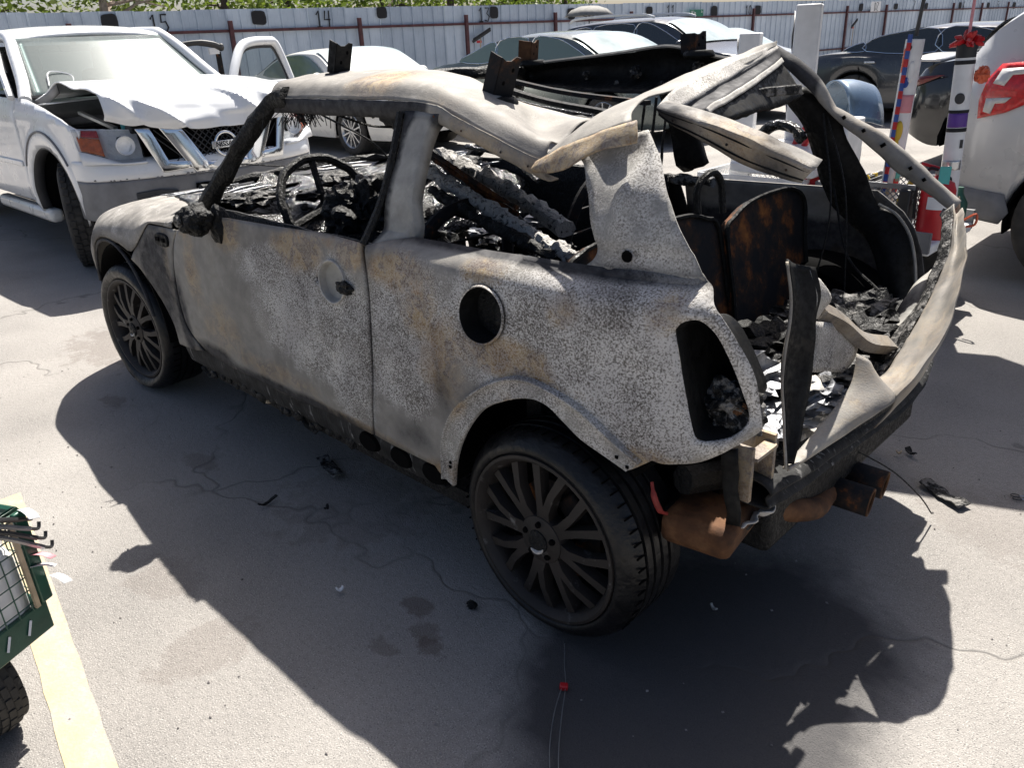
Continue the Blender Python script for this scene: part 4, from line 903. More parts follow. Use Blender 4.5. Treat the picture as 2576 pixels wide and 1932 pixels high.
# --- wheels
def wheel(x, y, z, sg, steer, flat=0.):
    root = bpy.data.objects.new('wheel', None); C.objects.link(root); root.parent = mini; root.location = (x, y, z); root.rotation_euler = (0, 0, steer+(0 if sg > 0 else math.pi))
    # local: +y outward
    R0 = .288 if flat > .011 else .294
    prof = [(.231, -.008), (.236, .001), (.246, .003), (.257, -.004), (.268, -.014), (.279, -.026), (R0-.002, -.040)] if flat > .011 else [(.231, -.006), (.238, .003), (.256, .010), (.274, .006), (.287, -.008), (R0, -.026)]
    for gk in (-.055, -.085, -.115, -.145):
        prof += [(R0+.001, gk+.006), (R0-.007, gk+.004), (R0-.007, gk-.003), (R0+.001, gk-.005)]
    prof += [(R0, -.175), (.285, -.195), (.25, -.205), (.225, -.195)]
    t = MB().lathe(prof, (0, 0, 0), 'y', 72)
    if flat:
        v = []
        for q in t.v:
            r_ = math.hypot(q[0], q[2]); a = math.atan2(q[2], q[0]); k = sm(.23, .30, r_)
            dn = max(0, -math.sin(a))**6*flat*k
            yy = q[1]+(.02*max(0, -math.sin(a))**4)*k*(1 if q[1] > -.1 else -1)
            v.append((q[0]*1.0, yy+.004*k*noise.noise(Vector((math.cos(a)*3, math.sin(a)*3, 1))), q[2]+dn))
        t.v = v
    ty = t.build('tyre', 'rubber', root, angle=50)
    # shoulder sipes
    sp_ = MB()
    for k in range(56):
        a = 2*math.pi*k/56; ca, sa = math.cos(a), math.sin(a)
        if flat and sa < -.6: continue
        rt = Matrix.Rotation(-a, 3, 'Y'); sp_.box((R0*ca*1.0005, -.036, R0*sa*1.0005), (.0035, .030, .004), rt)
    sp_.build('tread_sipes', 'dark_void', ty)['kind'] = 'stuff'
    rim = MB().lathe([(.232, -.006), (.230, .002), (.222, .003), (.214, -.004), (.205, -.022), (.198, -.05), (.195, -.16), (.20, -.19), (.225, -.195)], (0, 0, 0), 'y', 56)
    rim.lathe([(0, .004), (.030, .004), (.045, .0), (.064, -.006), (.070, -.022), (.066, -.05)], (0, 0, 0), 'y', 28)
    NP = 8
    for k in range(NP):
        a0 = 2*math.pi*k/NP+R(7)
        for s_ in (-1, 1):
            a1 = a0+s_*R(6.5); a2 = a0+s_*R(5.2); a3 = a0+s_*R(12.0)
            P_ = [(.056, a1, -.010), (.092, a2, -.004), (.145, a0+s_*R(8.2), -.005), (.206, a3, -.016)]
            W_ = [(.032, .036), (.026, .030), (.0235, .028), (.029, .030)]
            vv = []
            for (rr2, an, yy), (wd, hh) in zip(P_, W_):
                c0 = Vector((rr2*math.cos(an), yy, rr2*math.sin(an))); tg_ = Vector((-math.sin(an), 0, math.cos(an)))
                vv += [c0-tg_*wd*.5+Vector((0, -hh, 0)), c0-tg_*wd*.42, c0+tg_*wd*.42, c0+tg_*wd*.5+Vector((0, -hh, 0))]
            ff = []
            for i in range(3):
                for j in range(4): j2 = (j+1) % 4; ff.append((i*4+j, i*4+j2, (i+1)*4+j2, (i+1)*4+j))
            rim.add(vv, ff)
    rm = rim.build('rim', 'burnt_rim', root, angle=40)
    MB().lathe([(0, .013), (.024, .012), (.031, .007), (.032, .0)], (0, 0, 0), 'y', 20).build('hub_cap', 'charred', rm)
    MB().tube([(.026*math.cos(a), .0135, .026*math.sin(a)) for a in [R(200+12*i) for i in range(10)]], [.001, .003, .004, .005, .005, .005, .005, .004, .003, .001], 5).build('cap_scar', 'ash_pale', rm)
    for k in range(5):
        a = 2*math.pi*k/5+.3; MB().lathe([(0, .006), (.007, .006), (.009, -.004)], (.046*math.cos(a), 0.0, .046*math.sin(a)), 'y', 8).build('wheel_bolt', 'dark_void', rm)
    MB().lathe([(.06, -.075), (.135, -.075), (.135, -.095), (.06, -.095)], (0, 0, 0), 'y', 36).build('brake_disc', 'rust', root)
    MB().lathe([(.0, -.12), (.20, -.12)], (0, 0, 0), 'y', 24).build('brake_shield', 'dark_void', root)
    MB().box((.10*math.cos(2.4), -.085, .10*math.sin(2.4)), (.07, .06, .12), Matrix.Rotation(-2.4, 3, 'Y')).build('brake_caliper', 'rust', root, bevel=.008)
wheel(0, .785, .285, 1, 0, .018)
wheel(2.467, .780, .298, 1, R(4.), .01)
wheel(0, -.785, .285, -1, 0, .012)
wheel(2.467, -.780, .298, -1, R(4.), .01)

# ================================================================ FENCE
FP = Vector((15.573, -6.916, 0)); FT = Vector((-.10783, -.99417, 0)); FN = Vector((-.99417, .10783, 0)); FTH = math.atan2(FT.y, FT.x)
b = NB('galvanised'); n1 = b.noise(1.6, 6, .6); n2 = b.noise(30, 4)
c0 = b.ramp(n1, [(.3, (.40, .46, .53)), (.7, (.56, .62, .69))])
mp = b.n('Mapping', i={'Scale': (9., 9., .35)}); b.l(b.co(), mp.inputs[0]); st = b.noise(3., 5, .6, 0, mp.outputs[0])
c0 = b.mix(b.ramp(st, [(.60, 0.), (.72, .35)]), c0, (.36, .34, .33))
oi = b.n('ObjectInfo'); c0 = b.mix(1., c0, b.ramp(oi.outputs['Random'], [(0., (.80, .82, .85)), (1., (1.1, 1.1, 1.1))]), 'MULTIPLY')
mp2 = b.n('Mapping', i={'Scale': (26., 26., .8)}); b.l(b.co(), mp2.inputs[0]); rs_ = b.noise(1., 3, .6, 0, mp2.outputs[0]); c0 = b.mix(b.ramp(rs_, [(.70, 0.), (.76, .55)]), c0, (.24, .15, .10))
b.set(col=c0, rough=b.ramp(n2, [(.3, .38), (.7, .55)]), metal=.2, spec=.5); b.bump(b.noise(2.5, 2), .15, .05)
fence = thing('metal_fence', 'tall corrugated galvanised fence with dark red posts and painted bay numbers', 'fence', FP, FTH)
# local frame: x along the fence, y towards the yard is -normal... local +y = away
SHT = .915
prof = []
for k in range(3):
    o_ = k*.305
    prof += [(o_, 0), (o_+.105, 0), (o_+.115, .004), (o_+.125, 0), (o_+.19, 0), (o_+.20, .004), (o_+.21, 0), (o_+.25, 0), (o_+.262, .028), (o_+.284, .028), (o_+.296, 0)]
prof.append((.915, 0)); m = MB()
m.grid([[(a, -c_, z) for a, c_ in prof] for z in (.03, 1.1, 2.17)])
first = None
for k in range(-10, 58):
    if first is None:
        first = m.build('fence_sheet', 'galvanised', fence, angle=20, fix=False); o = first
    else:
        o = first.copy(); C.objects.link(o)
    o.location = (k*SHT, .004*((k % 2)), rnd.uniform(-.012, .012))
pm_ = MB().box((0, -.075, .99), (.085, .07, 1.98)); fp = None
for k in range(-3, 18):
    if fp is None: fp = pm_.build('fence_post', 'post_maroon', fence, bevel=.004); o = fp
    else: o = fp.copy(); C.objects.link(o)
    o.location = (k*3.05, 0, rnd.uniform(-.03, .03)); o.rotation_euler = (0, R(rnd.uniform(-.4, .4)), 0)
rl = MB().box((1.525, -.05, 1.76), (2.96, .035, .055)); rl2 = MB().box((1.525, -.05, .45), (2.96, .035, .055)); fr_ = None
for k in range(-3, 17):
    if fr_ is None: fr_ = rl.build('fence_rail', 'post_maroon', fence); fr2 = rl2.build('fence_rail', 'post_maroon', fence); o = fr_; o2 = fr2
    else: o = fr_.copy(); C.objects.link(o); o2 = fr2.copy(); C.objects.link(o2)
    o.location = (k*3.05, 0, -.004*k); o2.location = (k*3.05, 0, 0)
def stroke_digits(s_, size):
    """hand-sprayed digits as round strokes: polylines in a unit box"""
    D_ = {'0': [[(.5, 1), (.15, .8), (.12, .3), (.45, 0), (.8, .2), (.85, .7), (.5, 1)]], '1': [[(.2, .75), (.5, 1), (.5, 0)], [(.2, 0), (.85, 0)]], '2': [[(.15, .8), (.5, 1), (.8, .75), (.2, .02), (.85, 0)]], '3': [[(.15, .95), (.8, .95), (.45, .58), (.8, .35), (.6, .02), (.12, .08)]], '4': [[(.3, 1), (.15, .45), (.85, .45)], [(.72, 1), (.68, 0)]], '5': [[(.8, 1), (.25, 1), (.2, .58), (.6, .62), (.8, .3), (.5, 0), (.12, .08)]], '6': [[(.7, 1), (.25, .6), (.2, .15), (.55, 0), (.8, .25), (.55, .48), (.22, .35)]], '7': [[(.15, 1), (.85, 1), (.4, 0)]], '9': [[(.8, .6), (.4, .5), (.2, .75), (.5, 1), (.8, .8), (.75, 0)]], 'D': [[(.2, 0), (.2, 1), (.6, .92), (.85, .5), (.6, .05), (.2, 0)]], 'Z': [[(.12, 1), (.88, .98), (.12, .02), (.9, 0)]], 'W': [[(.1, 1), (.3, 0), (.5, .7), (.7, 0), (.9, 1)]]}
    out = []
    for k, ch in enumerate(s_):
        for pl in D_[ch]: out.append([((x+k*1.0-.5*len(s_))*size*.62, (y-.5)*size) for x, y in pl])
    return out
def spray(name, s_, s0, z, size, w_, parent, y=-.038, mat='ink_black'):
    m = MB()
    for pl in stroke_digits(s_, size):
        pts = [(s0+a+.01*noise.noise(Vector((a*9, s0, 0))), y, z+c_) for a, c_ in pl]; m.tube(pts, w_, 6)
    m.v = [(q[0], y+(q[1]-y)*.12, q[2]) for q in m.v]
    o = m.build(name, mat, parent); return o
for s_, s0, z in (('15', -1.41, 1.93), ('14', 2.15, 1.95), ('13', 6.7, 1.96), ('12', 10.45, 1.92), ('11', 14.02, 1.94), ('10', 18.05, 1.90), ('9', 22.62, 1.95), ('7', 29.83, 1.92), ('6', 34.66, 1.86), ('5', 38.47, 1.84)):
    spray('painted_number', s_, s0, z, .33 if s_ != '10' else .30, .019, fence)
spray('painted_letter', 'W', 18.75, 1.90, .24, .016, fence)
for s0, z in ((-2.32, 1.98), (.66, 2.0), (3.68, 2.05), (7.03, 2.0), (9.78, 1.93), (13.03, 1.95), (16.19, 1.9), (18.6, 1.9), (22.3, 1.93), (25.49, 1.9), (28.29, 1.9), (30.99, 1.88), (34.3, 1.86), (37.35, 1.83), (40.48, 1.8)):
    ww, hh = rnd.uniform(.13, .17), rnd.uniform(.11, .15); poly = []
    for k in range(14):
        a = 2*math.pi*k/14; poly.append((s0+ww*math.copysign(abs(math.cos(a))**.5, math.cos(a))*(1+.12*noise.noise(Vector((k*1.3, s0, 0)))), z+hh*math.copysign(abs(math.sin(a))**.5, math.sin(a))*(1+.15*noise.noise(Vector((k*1.7, s0, 3))))))
    m = MB(); m.prism(poly, -.034, -.037, lambda a, c_, h: (a, h, c_)); m.build('painted_patch', 'ink_black', fence)
sg = thing('street_sign', 'small green street-name sign fixed to the fence rail beside a post', 'sign', FP+FT*15.17+FN*.13+Vector((0, 0, 1.75)), FTH)
MB().box((0, 0, .105), (.66, .004, .20)).build('sign_plate', 'sign_green', sg, bevel=.0015)
text('sign_lettering', 'Kin', .17, 'plastic_white', sg, (-.16, -.004, .105), (R(90), 0, 0), .0008, bold=.002)
text('sign_lettering', 'St', .09, 'plastic_white', sg, (.25, -.004, .14), (R(90), 0, 0), .0008, bold=.001)
sg = thing('letter_board', 'white board lettered DZ in black on the fence', 'sign', FP+FT*26.5+FN*.10+Vector((0, 0, 1.73)), FTH)
MB().box((0, 0, .18), (.78, .006, .36)).build('board', 'plastic_white', sg)
m = MB()
for pl in stroke_digits('DZ', .28): m.tube([(a+.03, -.006, .18+c_) for a, c_ in pl], .018, 6)
m.v = [(q[0], -.006+(q[1]+.006)*.12, q[2]) for q in m.v]; m.build('board_lettering', 'ink_black', sg)
# brooms hung on the fence
for s0, z, L, lab in ((6.5, 1.51, .62, 'black push broom hung head-up on the fence below number 13'), (24.9, 1.36, .45, 'black broom head leaning on the fence between two posts, right of number 9')):
    br_ = thing('push_broom', lab, 'broom', FP+FT*s0+FN*.16+Vector((0, 0, z-.9)), FTH, 'brooms on the fence')
    m = MB().box((0, 0, .9), (L, .05, .05), Matrix.Rotation(R(-24 if s0 < 10 else -35), 3, 'Y')); m.build('brush_head', 'ink_black', br_, bevel=.015)
    m = MB()
    for k in range(24):
        x = -L/2+L*k/23; a = R(24 if s0 < 10 else 35); m.box((x*math.cos(a)-.03*math.sin(a)*-1*-1, 0, .9+x*math.sin(a)-.045), (.018, .04, .06), Matrix.Rotation(-a, 3, 'Y'))
    m.build('bristles', 'dark_plastic', br_)['kind'] = 'stuff'
    MB().tube([(-.05, 0, .88), (-.10, -.02, .02)], .014, 6).build('broom_handle', 'wood_tan', br_)
    MB().box((-.10, 0, .72), (.16, .02, .06)).build('dust_brush', 'plastic_red', br_, bevel=.01)
rk = thing('padded_rack', 'black padded bar on a short post against the fence behind the pickup', 'rack', FP+FT*-.75+FN*.6, FTH)
MB().tube(cr([(-.55, 0, 1.53), (-.2, 0, 1.56), (.1, 0, 1.52), (.22, -.02, 1.47), (.30, 0, 1.46)], 4), [.05]*5+[.06]*8+[.075]*3+[.05], 8).build('padded_bar', 'black_plastic', rk)
MB().box((.12, .02, 1.40), (.2, .08, .12)).build('white_block', 'plastic_white', rk, bevel=.01); MB().box((.2, .02, .69), (.09, .07, 1.38)).build('post', 'rust_dark', rk)

# ================================================================ TREES behind the fence
b = NB('leaf'); n1 = b.noise(.9, 3); 
b.set(col=b.ramp(n1, [(.3, (.05, .095, .018)), (.5, (.12, .17, .028)), (.7, (.22, .25, .045))]), rough=.55, spec=.3)
tl = b.n('BsdfTranslucent'); tl.inputs[0].default_value = (.16, .22, .03, 1); mx = b.n('MixShader'); mx.inputs[0].default_value = .35
b.l(b.b.outputs[0], mx.inputs[1]); b.l(tl.outputs[0], mx.inputs[2]); b.l(mx.outputs[0], b.t.nodes['Material Output'].inputs[0])
plain('bark', (.075, .05, .04), .9, 0, .4, 12, .5, 30)
plain('bark_pale', (.30, .23, .19), .9, 0, .3, 12, .4, 30)
def tree(s0, off, h, cr_, seed, lab, nl=2600, pale=False):
    base = FP+FT*s0-FN*off; t = thing('tree', lab, 'tree', base, 0, 'trees beyond the fence'); r_ = random.Random(seed)
    m = MB(); pts = cr([(0, 0, 0), (.1*r_.uniform(-1, 1), .1, h*.25), (.2*r_.uniform(-1, 1), .1, h*.5), (.3*r_.uniform(-1, 1), 0, h*.85)], 3); m.tube(pts, [.16*(1-.8*i/len(pts)) for i in range(len(pts))], 8)
    tips = []
    for k in range(15):
        z0 = h*r_.uniform(.2, .8); a = r_.uniform(0, 6.28); L = cr_*r_.uniform(.5, 1.0); q = Vector((0, .05, z0)); e = q+Vector((math.cos(a)*L, math.sin(a)*L, L*r_.uniform(-.1, .5)))
        m.tube([q, q.lerp(e, .5)+Vector((0, 0, .12)), e], [.05, .03, .012], 5); tips += [q.lerp(e, .45), q.lerp(e, .75), e]
    m.build('trunk', 'bark_pale' if pale else 'bark', t)
    lm = MB(); cl = [(q+Vector((r_.gauss(0, .3), r_.gauss(0, .3), r_.gauss(0, .3))), r_.uniform(.35, .75)) for q in tips]
    for k in range(nl):
        c_, rr2 = r_.choice(cl); d = Vector((r_.gauss(0, 1), r_.gauss(0, 1), r_.gauss(0, 1))); d = d.normalized()*rr2*r_.random()**.45; q = c_+d
        if q.z < .5 or q.dot(FN) > off-.25: continue
        u_ = Vector((r_.gauss(0, 1), r_.gauss(0, 1), r_.gauss(0, .6))).normalized(); v_ = u_.cross(Vector((r_.gauss(0, 1), r_.gauss(0, 1), r_.gauss(0, 1)))).normalized(); s_ = r_.uniform(.05, .11)
        lm.add([q-u_*s_, q+v_*s_*.45, q+u_*s_, q-v_*s_*.45], [(0, 1, 2, 3)])
    lm.build('crown', 'leaf', t, fix=False)
labs = ['leafy dark green tree at the far left beyond the fence', 'bright yellow-green tree beyond the fence left of number 15', 'tree with a pale bent trunk showing above number 15', 'sunlit yellow-green tree beyond the fence left of number 14', 'shaded tree crown behind the fence at number 14', 'tree with small bright leaves behind the fence right of number 14', 'low leafy tree beyond the fence left of number 13', 'tree crown just showing over the fence above number 13', 'dark tree behind the fence near the small umbrella']
for k, (s0, off, h, c_) in enumerate(((-6.5, 2.2, 5.2, 1.7), (-4.2, 1.8, 4.6, 1.6), (-1.6, 2.6, 5.2, 1.6), (.8, 1.6, 4.4, 1.6), (2.9, 2.8, 5.0, 1.6), (5.0, 1.7, 4.4, 1.5), (7.3, 2.2, 4.6, 1.5), (9.6, 1.9, 4.0, 1.4), (12.0, 2.6, 3.8, 1.3))):
    tree(s0, off, h, c_, 20+k, labs[k], 2300, k == 2)
hd = MB()
r_ = random.Random(5)
for k in range(30000):
    s0 = r_.uniform(-12, 40); q = FP+FT*s0-FN*r_.uniform(3.6, 6.0)+Vector((0, 0, r_.uniform(1.2, 4.8-.1*max(0, s0)) if s0 < 14 else r_.uniform(.2, 2.0)))
    u_ = Vector((r_.gauss(0, 1), r_.gauss(0, 1), r_.gauss(0, .6))).normalized(); v_ = u_.cross(Vector((r_.gauss(0, 1), r_.gauss(0, 1), r_.gauss(0, 1)))).normalized(); s_ = r_.uniform(.06, .14)
    hd.add([q-u_*s_, q+v_*s_*.5, q+u_*s_, q-v_*s_*.5], [(0, 1, 2, 3)])
o = hd.build('woodland', 'leaf', None, fix=False); o['kind'] = 'stuff'; o['label'] = 'dense green woodland seen as one mass behind the fence trees'; o['category'] = 'woodland'

# ================================================================ PARKED CARS (all nose towards -X)
def add_wheel(root, a, b_, r0, sg, spokes=10, rimc='alloy', wdt=.2, spw=.018):
    w_ = bpy.data.objects.new('wheel', None); C.objects.link(w_); w_.parent = root; w_.location = (a, b_, r0); w_.rotation_euler = (0, 0, 0 if sg > 0 else math.pi)
    MB().lathe([(r0*.69, -.004), (r0*.74, .008), (r0*.90, .010), (r0*.98, -.01), (r0, -.035), (r0, -wdt+.03), (r0*.96, -wdt), (r0*.68, -wdt+.01)], (0, 0, 0), 'y', 40).build('tyre', 'rubber_dusty', w_, angle=50)
    m = MB().lathe([(r0*.70, -.003), (r0*.68, .0), (r0*.64, -.012), (r0*.60, -.05), (r0*.58, -wdt+.02)], (0, 0, 0), 'y', 36); m.lathe([(0, -.002), (r0*.12, -.004), (r0*.18, -.02), (r0*.17, -.06)], (0, 0, 0), 'y', 16)
    for k in range(spokes):
        an = 2*math.pi*k/spokes+.2; d = Vector((math.cos(an), 0, math.sin(an))); m.bar(d*r0*.12+Vector((0, -.016, 0)), d*r0*.66+Vector((0, -.016, 0)), spw, .022, (0, 1, 0))
    m.build('rim', rimc, w_); MB().lathe([(0, -.075), (r0*.6, -.075)], (0, 0, 0), 'y', 20).build('brake_disc', 'dark_plastic', w_)

def car(name, label, cat, loc, L, W, top, belt, paintm, wheels, windows, screen, rear=None, glassm='glass_far', screenm='glass_screen_far', wr=.33, zs0=.22, spokes=10, trim='chrome', scale=1., lines=(), handles=(), mirror=None, slope=.36):
    """a runs from tail (0) to nose (L); local +x is forward"""
    root = thing(name, label, cat, loc, math.pi); root.scale = (scale, scale, scale)
    zc = pch([q[0] for q in top], [q[1] for q in top]); zb = pch([q[0] for q in belt], [q[1] for q in belt])
    wf = pch([0, .06, .22, .7, L-.95, L-.35, L-.08, L], [.66*W, .80*W, .92*W, W, W, .91*W, .76*W, .62*W])
    ra = wr+.045
    def zs(a):
        z = zs0+.10*sm(.35, 0, a)+.08*sm(L-.3, L, a)
        for aw in wheels:
            d = abs(a-aw)
            if d < ra: z = max(z, wr+math.sqrt(ra*ra-d*d))
        return z
    N_ = 90; st = sorted(set([L*i/N_ for i in range(N_+1)]+[aw+s_*ra*math.cos(R(q)) for aw in wheels for s_ in (-1, 1) for q in (3, 12, 25)]))
    G = []
    def wside(a, z): return wf(a)-.037-slope*max(0, z-zb(a))
    for a in st:
        w_ = wf(a); bz = min(zb(a), zc(a)-.02); g = max(.02, zc(a)-bz); s_ = min(zs(a), bz-.04); bm_ = w_-.045-slope*.86*g
        P_ = [(w_-.16, s_-.0), (w_-.03, s_), (w_, s_+.07*(bz-s_)/.5), (w_+.012, s_+.5*(bz-s_)), (w_-.004, bz-.07*(bz-s_)/.6), (w_-.030, bz-.012), (w_-.040, bz+.02*g), (w_-.040-slope*.5*g, bz+.48*g), (bm_, zc(a)-.12*g-.012), (bm_*.93, zc(a)-.075*g-.010), (bm_*.6, zc(a)-.026*g-.004), (0, zc(a))]
        Rr = [(a, -y, z) for y, z in P_[:-1]]; G.append([(a, y, z) for y, z in P_]+Rr[::-1])
    m = MB().grid(G)
    n_ = len(G[0]); m.f.append(tuple(range(n_))); m.f.append(tuple((len(G)-1)*n_+i for i in range(n_)))
    body = m.build('body', paintm, root, angle=40)
    for aw in wheels:
        for s_ in (-1, 1):
            add_wheel(root, aw, s_*(wf(aw)-.01), wr, s_, spokes)
            m = MB().lathe([(ra-.002, 0), (ra-.002, -.25)], (0, 0, 0), 'y', 24, (R(-12), R(192))); m.v = [(q[0]+aw, s_*(wf(aw)-.02+q[1]), q[2]+wr) for q in m.v]; m.build('wheel_arch', 'dark_void', root, thick=.01)
    MB().box((L/2, 0, zs0+.06), (L-.5, 2*W-.5, .10)).build('underbody', 'dark_void', root)
    for s_ in (-1, 1):
        for poly in windows:
            oc = resample(cr(poly, 3, True), .06, True); sh_ = sheet([tuple(q) for q in oc], [], .12, lambda a, z: (a, s_*(wside(a, z)+.009), z)); sh_.build('side_window', glassm, root, fix=False)
        if trim:
            allp = [q for p_ in windows for q in p_]
            for poly in windows:
                MB().tube([(q[0], s_*(wside(q[0], q[1])+.010), q[1]) for q in resample(cr(poly, 3, True), .08, True)], .0065, 5, closed=True).build('window_trim', trim, root)
        for (a, z) in handles:
            MB().box((a, s_*(wf(a)+.022), z), (.16, .03, .026)).build('door_handle', trim or 'black_plastic', root, bevel=.008)
        for a, z0, z1 in lines:
            MB().tube([(a+.02*math.sin(i), s_*(wf(a)-.0+(.008 if .3 < (z0+(z1-z0)*i/6) < .8 else -.004)), z0+(z1-z0)*i/6) for i in range(7)], .006, 4).build('door_seam', 'dark_void', root)
        if mirror:
            a, z = mirror; blob((a, s_*(wside(a, z)+.12), z), .085, 3, 3, .05, 1, (.7, 1.1, .75), 0).build('wing_mirror', paintm, root)
    def glassgrid(a0, a1, k, nm, mt, inset=.02):
        rows = []
        for i in range(9):
            a = a0+(a1-a0)*i/8; g = max(.02, zc(a)-zb(a)); bm_ = (wf(a)-.045-slope*.86*g)*.955; row = []
            for j in range(-8, 9):
                t = j/8; y = bm_*t; q = Vector((a, y, zc(a)-.075*g*abs(t)**3-.010*abs(t)**3)); row.append(q)
            rows.append(row)
        m = MB().grid(rows); m.v = [(q[0]+.010*k, q[1], q[2]+.014) for q in m.v]; return m.build(nm, mt, root)
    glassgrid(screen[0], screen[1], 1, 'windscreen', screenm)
    if rear: glassgrid(rear[0], rear[1], -1, 'rear_window', glassm)
    return root, wf, zb, zc, wside
plain('lens_dark_red', (.10, .006, .008), .12, 0, .2)
b = NB('glass_far'); b.set(col=(.02, .024, .024), rough=.04, spec=.9)
b = NB('glass_screen_far'); b.set(col=b.ramp(b.noise(2.2, 4), [(.3, (.24, .30, .30)), (.7, (.50, .56, .57))]), rough=.10, spec=.9)  # pale mottled colour stands in for sky reflection and haze
b = NB('glass_green_far'); b.set(col=(.10, .14, .125), rough=.05, spec=.9)

# white coupe with a scorched nose, beside the pickup
L = 4.55
r_, wf, zb, zc, ws_ = car('white_coupe', 'white two-door coupe with a scorched front wing behind the burnt car', 'car', (7.35+4.55, -5.48, 0), L, .89,
    [(0, .72), (.06, .88), (.5, 1.0), (.95, 1.02), (1.75, 1.33), (2.2, 1.385), (2.6, 1.375), (3.25, 1.06), (3.45, .985), (4.1, .86), (4.45, .68), (4.55, .52)],
    [(0, .86), (.8, .93), (2.6, .95), (3.3, .93), (4.0, .80), (4.4, .64), (4.55, .50)], 'white_paint_warm', (.75, 3.55),
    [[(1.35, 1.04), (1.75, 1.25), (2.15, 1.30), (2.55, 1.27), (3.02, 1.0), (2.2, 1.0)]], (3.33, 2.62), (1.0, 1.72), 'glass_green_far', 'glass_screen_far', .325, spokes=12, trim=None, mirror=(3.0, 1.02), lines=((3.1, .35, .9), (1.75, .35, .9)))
blob((4.28, -.70, .55), .16, 33, 3, .5, 2.4, (1.3, .8, 1.2), .3).build('burnt_wing_edge', 'charred', r_)
blob((4.02, -.86, .62), .08, 35, 3, .5, 2.4, (1.6, .3, 1.2), .3).build('burnt_wing_edge', 'charred', r_)
for s_ in (-1, 1): blob((4.40, s_*.62, .60), .10, 36, 3, .05, 1, (.6, 1.2, .6), 0).build('headlamp', 'glass_lamp', r_)

# dark green-grey sedan, only its roof and glass above the burnt car
L = 4.95
r_, *_ = car('dark_sedan', 'dark green-grey sedan seen over the burnt car roof, its windscreen glaring', 'car', (4.75+4.95, -7.9, 0), L, .92,
    [(0, .75), (.06, .93), (.55, 1.07), (.9, 1.10), (1.75, 1.40), (2.3, 1.475), (2.8, 1.47), (3.15, 1.42), (3.85, 1.08), (4.05, 1.0), (4.6, .84), (4.85, .70), (4.95, .52)],
    [(0, .92), (.8, 1.02), (2.6, 1.0), (3.8, .98), (4.5, .78), (4.8, .62), (4.95, .5)], 'green_grey_paint', (.95, 3.85),
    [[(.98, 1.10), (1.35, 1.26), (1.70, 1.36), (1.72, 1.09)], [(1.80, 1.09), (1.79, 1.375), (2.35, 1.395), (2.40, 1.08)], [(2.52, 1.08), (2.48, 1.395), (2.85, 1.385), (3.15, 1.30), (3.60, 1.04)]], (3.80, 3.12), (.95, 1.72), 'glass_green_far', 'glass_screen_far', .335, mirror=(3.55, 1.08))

# silver crossover with roof rails
L = 4.75
r_, wf, zb, zc, ws_ = car('silver_crossover', 'silver-grey crossover with pale roof rails parked behind the dark sedan', 'car', (5.15+4.75, -11.25, 0), L, .94,
    [(0, .9), (.05, 1.15), (.25, 1.45), (.55, 1.58), (1.4, 1.64), (2.2, 1.64), (2.65, 1.58), (3.35, 1.20), (3.6, 1.10), (4.3, .98), (4.65, .80), (4.75, .6)],
    [(0, 1.05), (.8, 1.14), (2.6, 1.12), (3.4, 1.09), (4.2, .92), (4.6, .74), (4.75, .58)], 'graphite_paint', (.9, 3.75),
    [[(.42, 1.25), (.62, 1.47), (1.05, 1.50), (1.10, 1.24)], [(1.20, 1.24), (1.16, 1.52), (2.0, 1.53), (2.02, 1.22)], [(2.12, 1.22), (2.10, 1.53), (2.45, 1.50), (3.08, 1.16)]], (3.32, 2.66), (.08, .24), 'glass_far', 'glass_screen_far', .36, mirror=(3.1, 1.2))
for s_ in (-1, 1): MB().tube(cr([(.45, s_*.66, 1.60), (.6, s_*.665, 1.66), (1.4, s_*.67, 1.695), (2.1, s_*.665, 1.68), (2.35, s_*.66, 1.63)], 4), .022, 6).build('roof_rail', 'plastic_white', r_)

# pale silver car further right
L = 4.7
r_, *_ = car('silver_sedan', 'silver sedan nose beside the white foam posts, in front of number 10', 'car', (6.25+4.7, -14.3, 0), L, .91,
    [(0, .75), (.06, .93), (.9, 1.05), (1.6, 1.36), (2.1, 1.43), (2.7, 1.39), (3.5, 1.03), (3.7, .97), (4.35, .84), (4.6, .70), (4.7, .52)],
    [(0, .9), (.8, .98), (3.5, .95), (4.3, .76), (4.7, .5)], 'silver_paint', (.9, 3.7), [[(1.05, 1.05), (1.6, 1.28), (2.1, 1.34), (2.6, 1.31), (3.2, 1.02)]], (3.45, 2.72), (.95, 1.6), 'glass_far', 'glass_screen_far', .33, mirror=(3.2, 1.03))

# dark grey sedan on the right
L = 5.1
r_, wf, zb, zc, ws_ = car('grey_sedan', 'dark grey four-door sedan with chrome window trim, side-on at the right', 'car', (5.0, -11.75, 0), L, .92,
    [(0, .70), (.07, .90), (.45, .995), (.75, 1.01), (1.55, 1.29), (2.05, 1.355), (2.6, 1.35), (2.95, 1.30), (3.7, 1.01), (3.95, .95), (4.7, .82), (5.0, .68), (5.1, .5)],
    [(0, .88), (.8, .955), (2.6, .93), (3.7, .90), (4.6, .76), (5.1, .5)], 'graphite_paint', (.93, 3.88),
    [[(.70, 1.02), (.98, 1.13), (1.02, 1.01)], [(1.06, 1.01), (1.10, 1.17), (1.5, 1.26), (1.98, 1.285), (2.02, .99)], [(2.12, .99), (2.08, 1.285), (2.6, 1.27), (3.35, .97)]], (3.66, 2.98), (.85, 1.55), 'glass_tint_far' if False else 'glass_far', 'glass_screen_far', .345, spokes=10, handles=((1.15, .86), (2.35, .85)), lines=((2.06, .28, .9), (1.0, .55, .9), (3.42, .3, .88)), mirror=(3.25, 1.0))
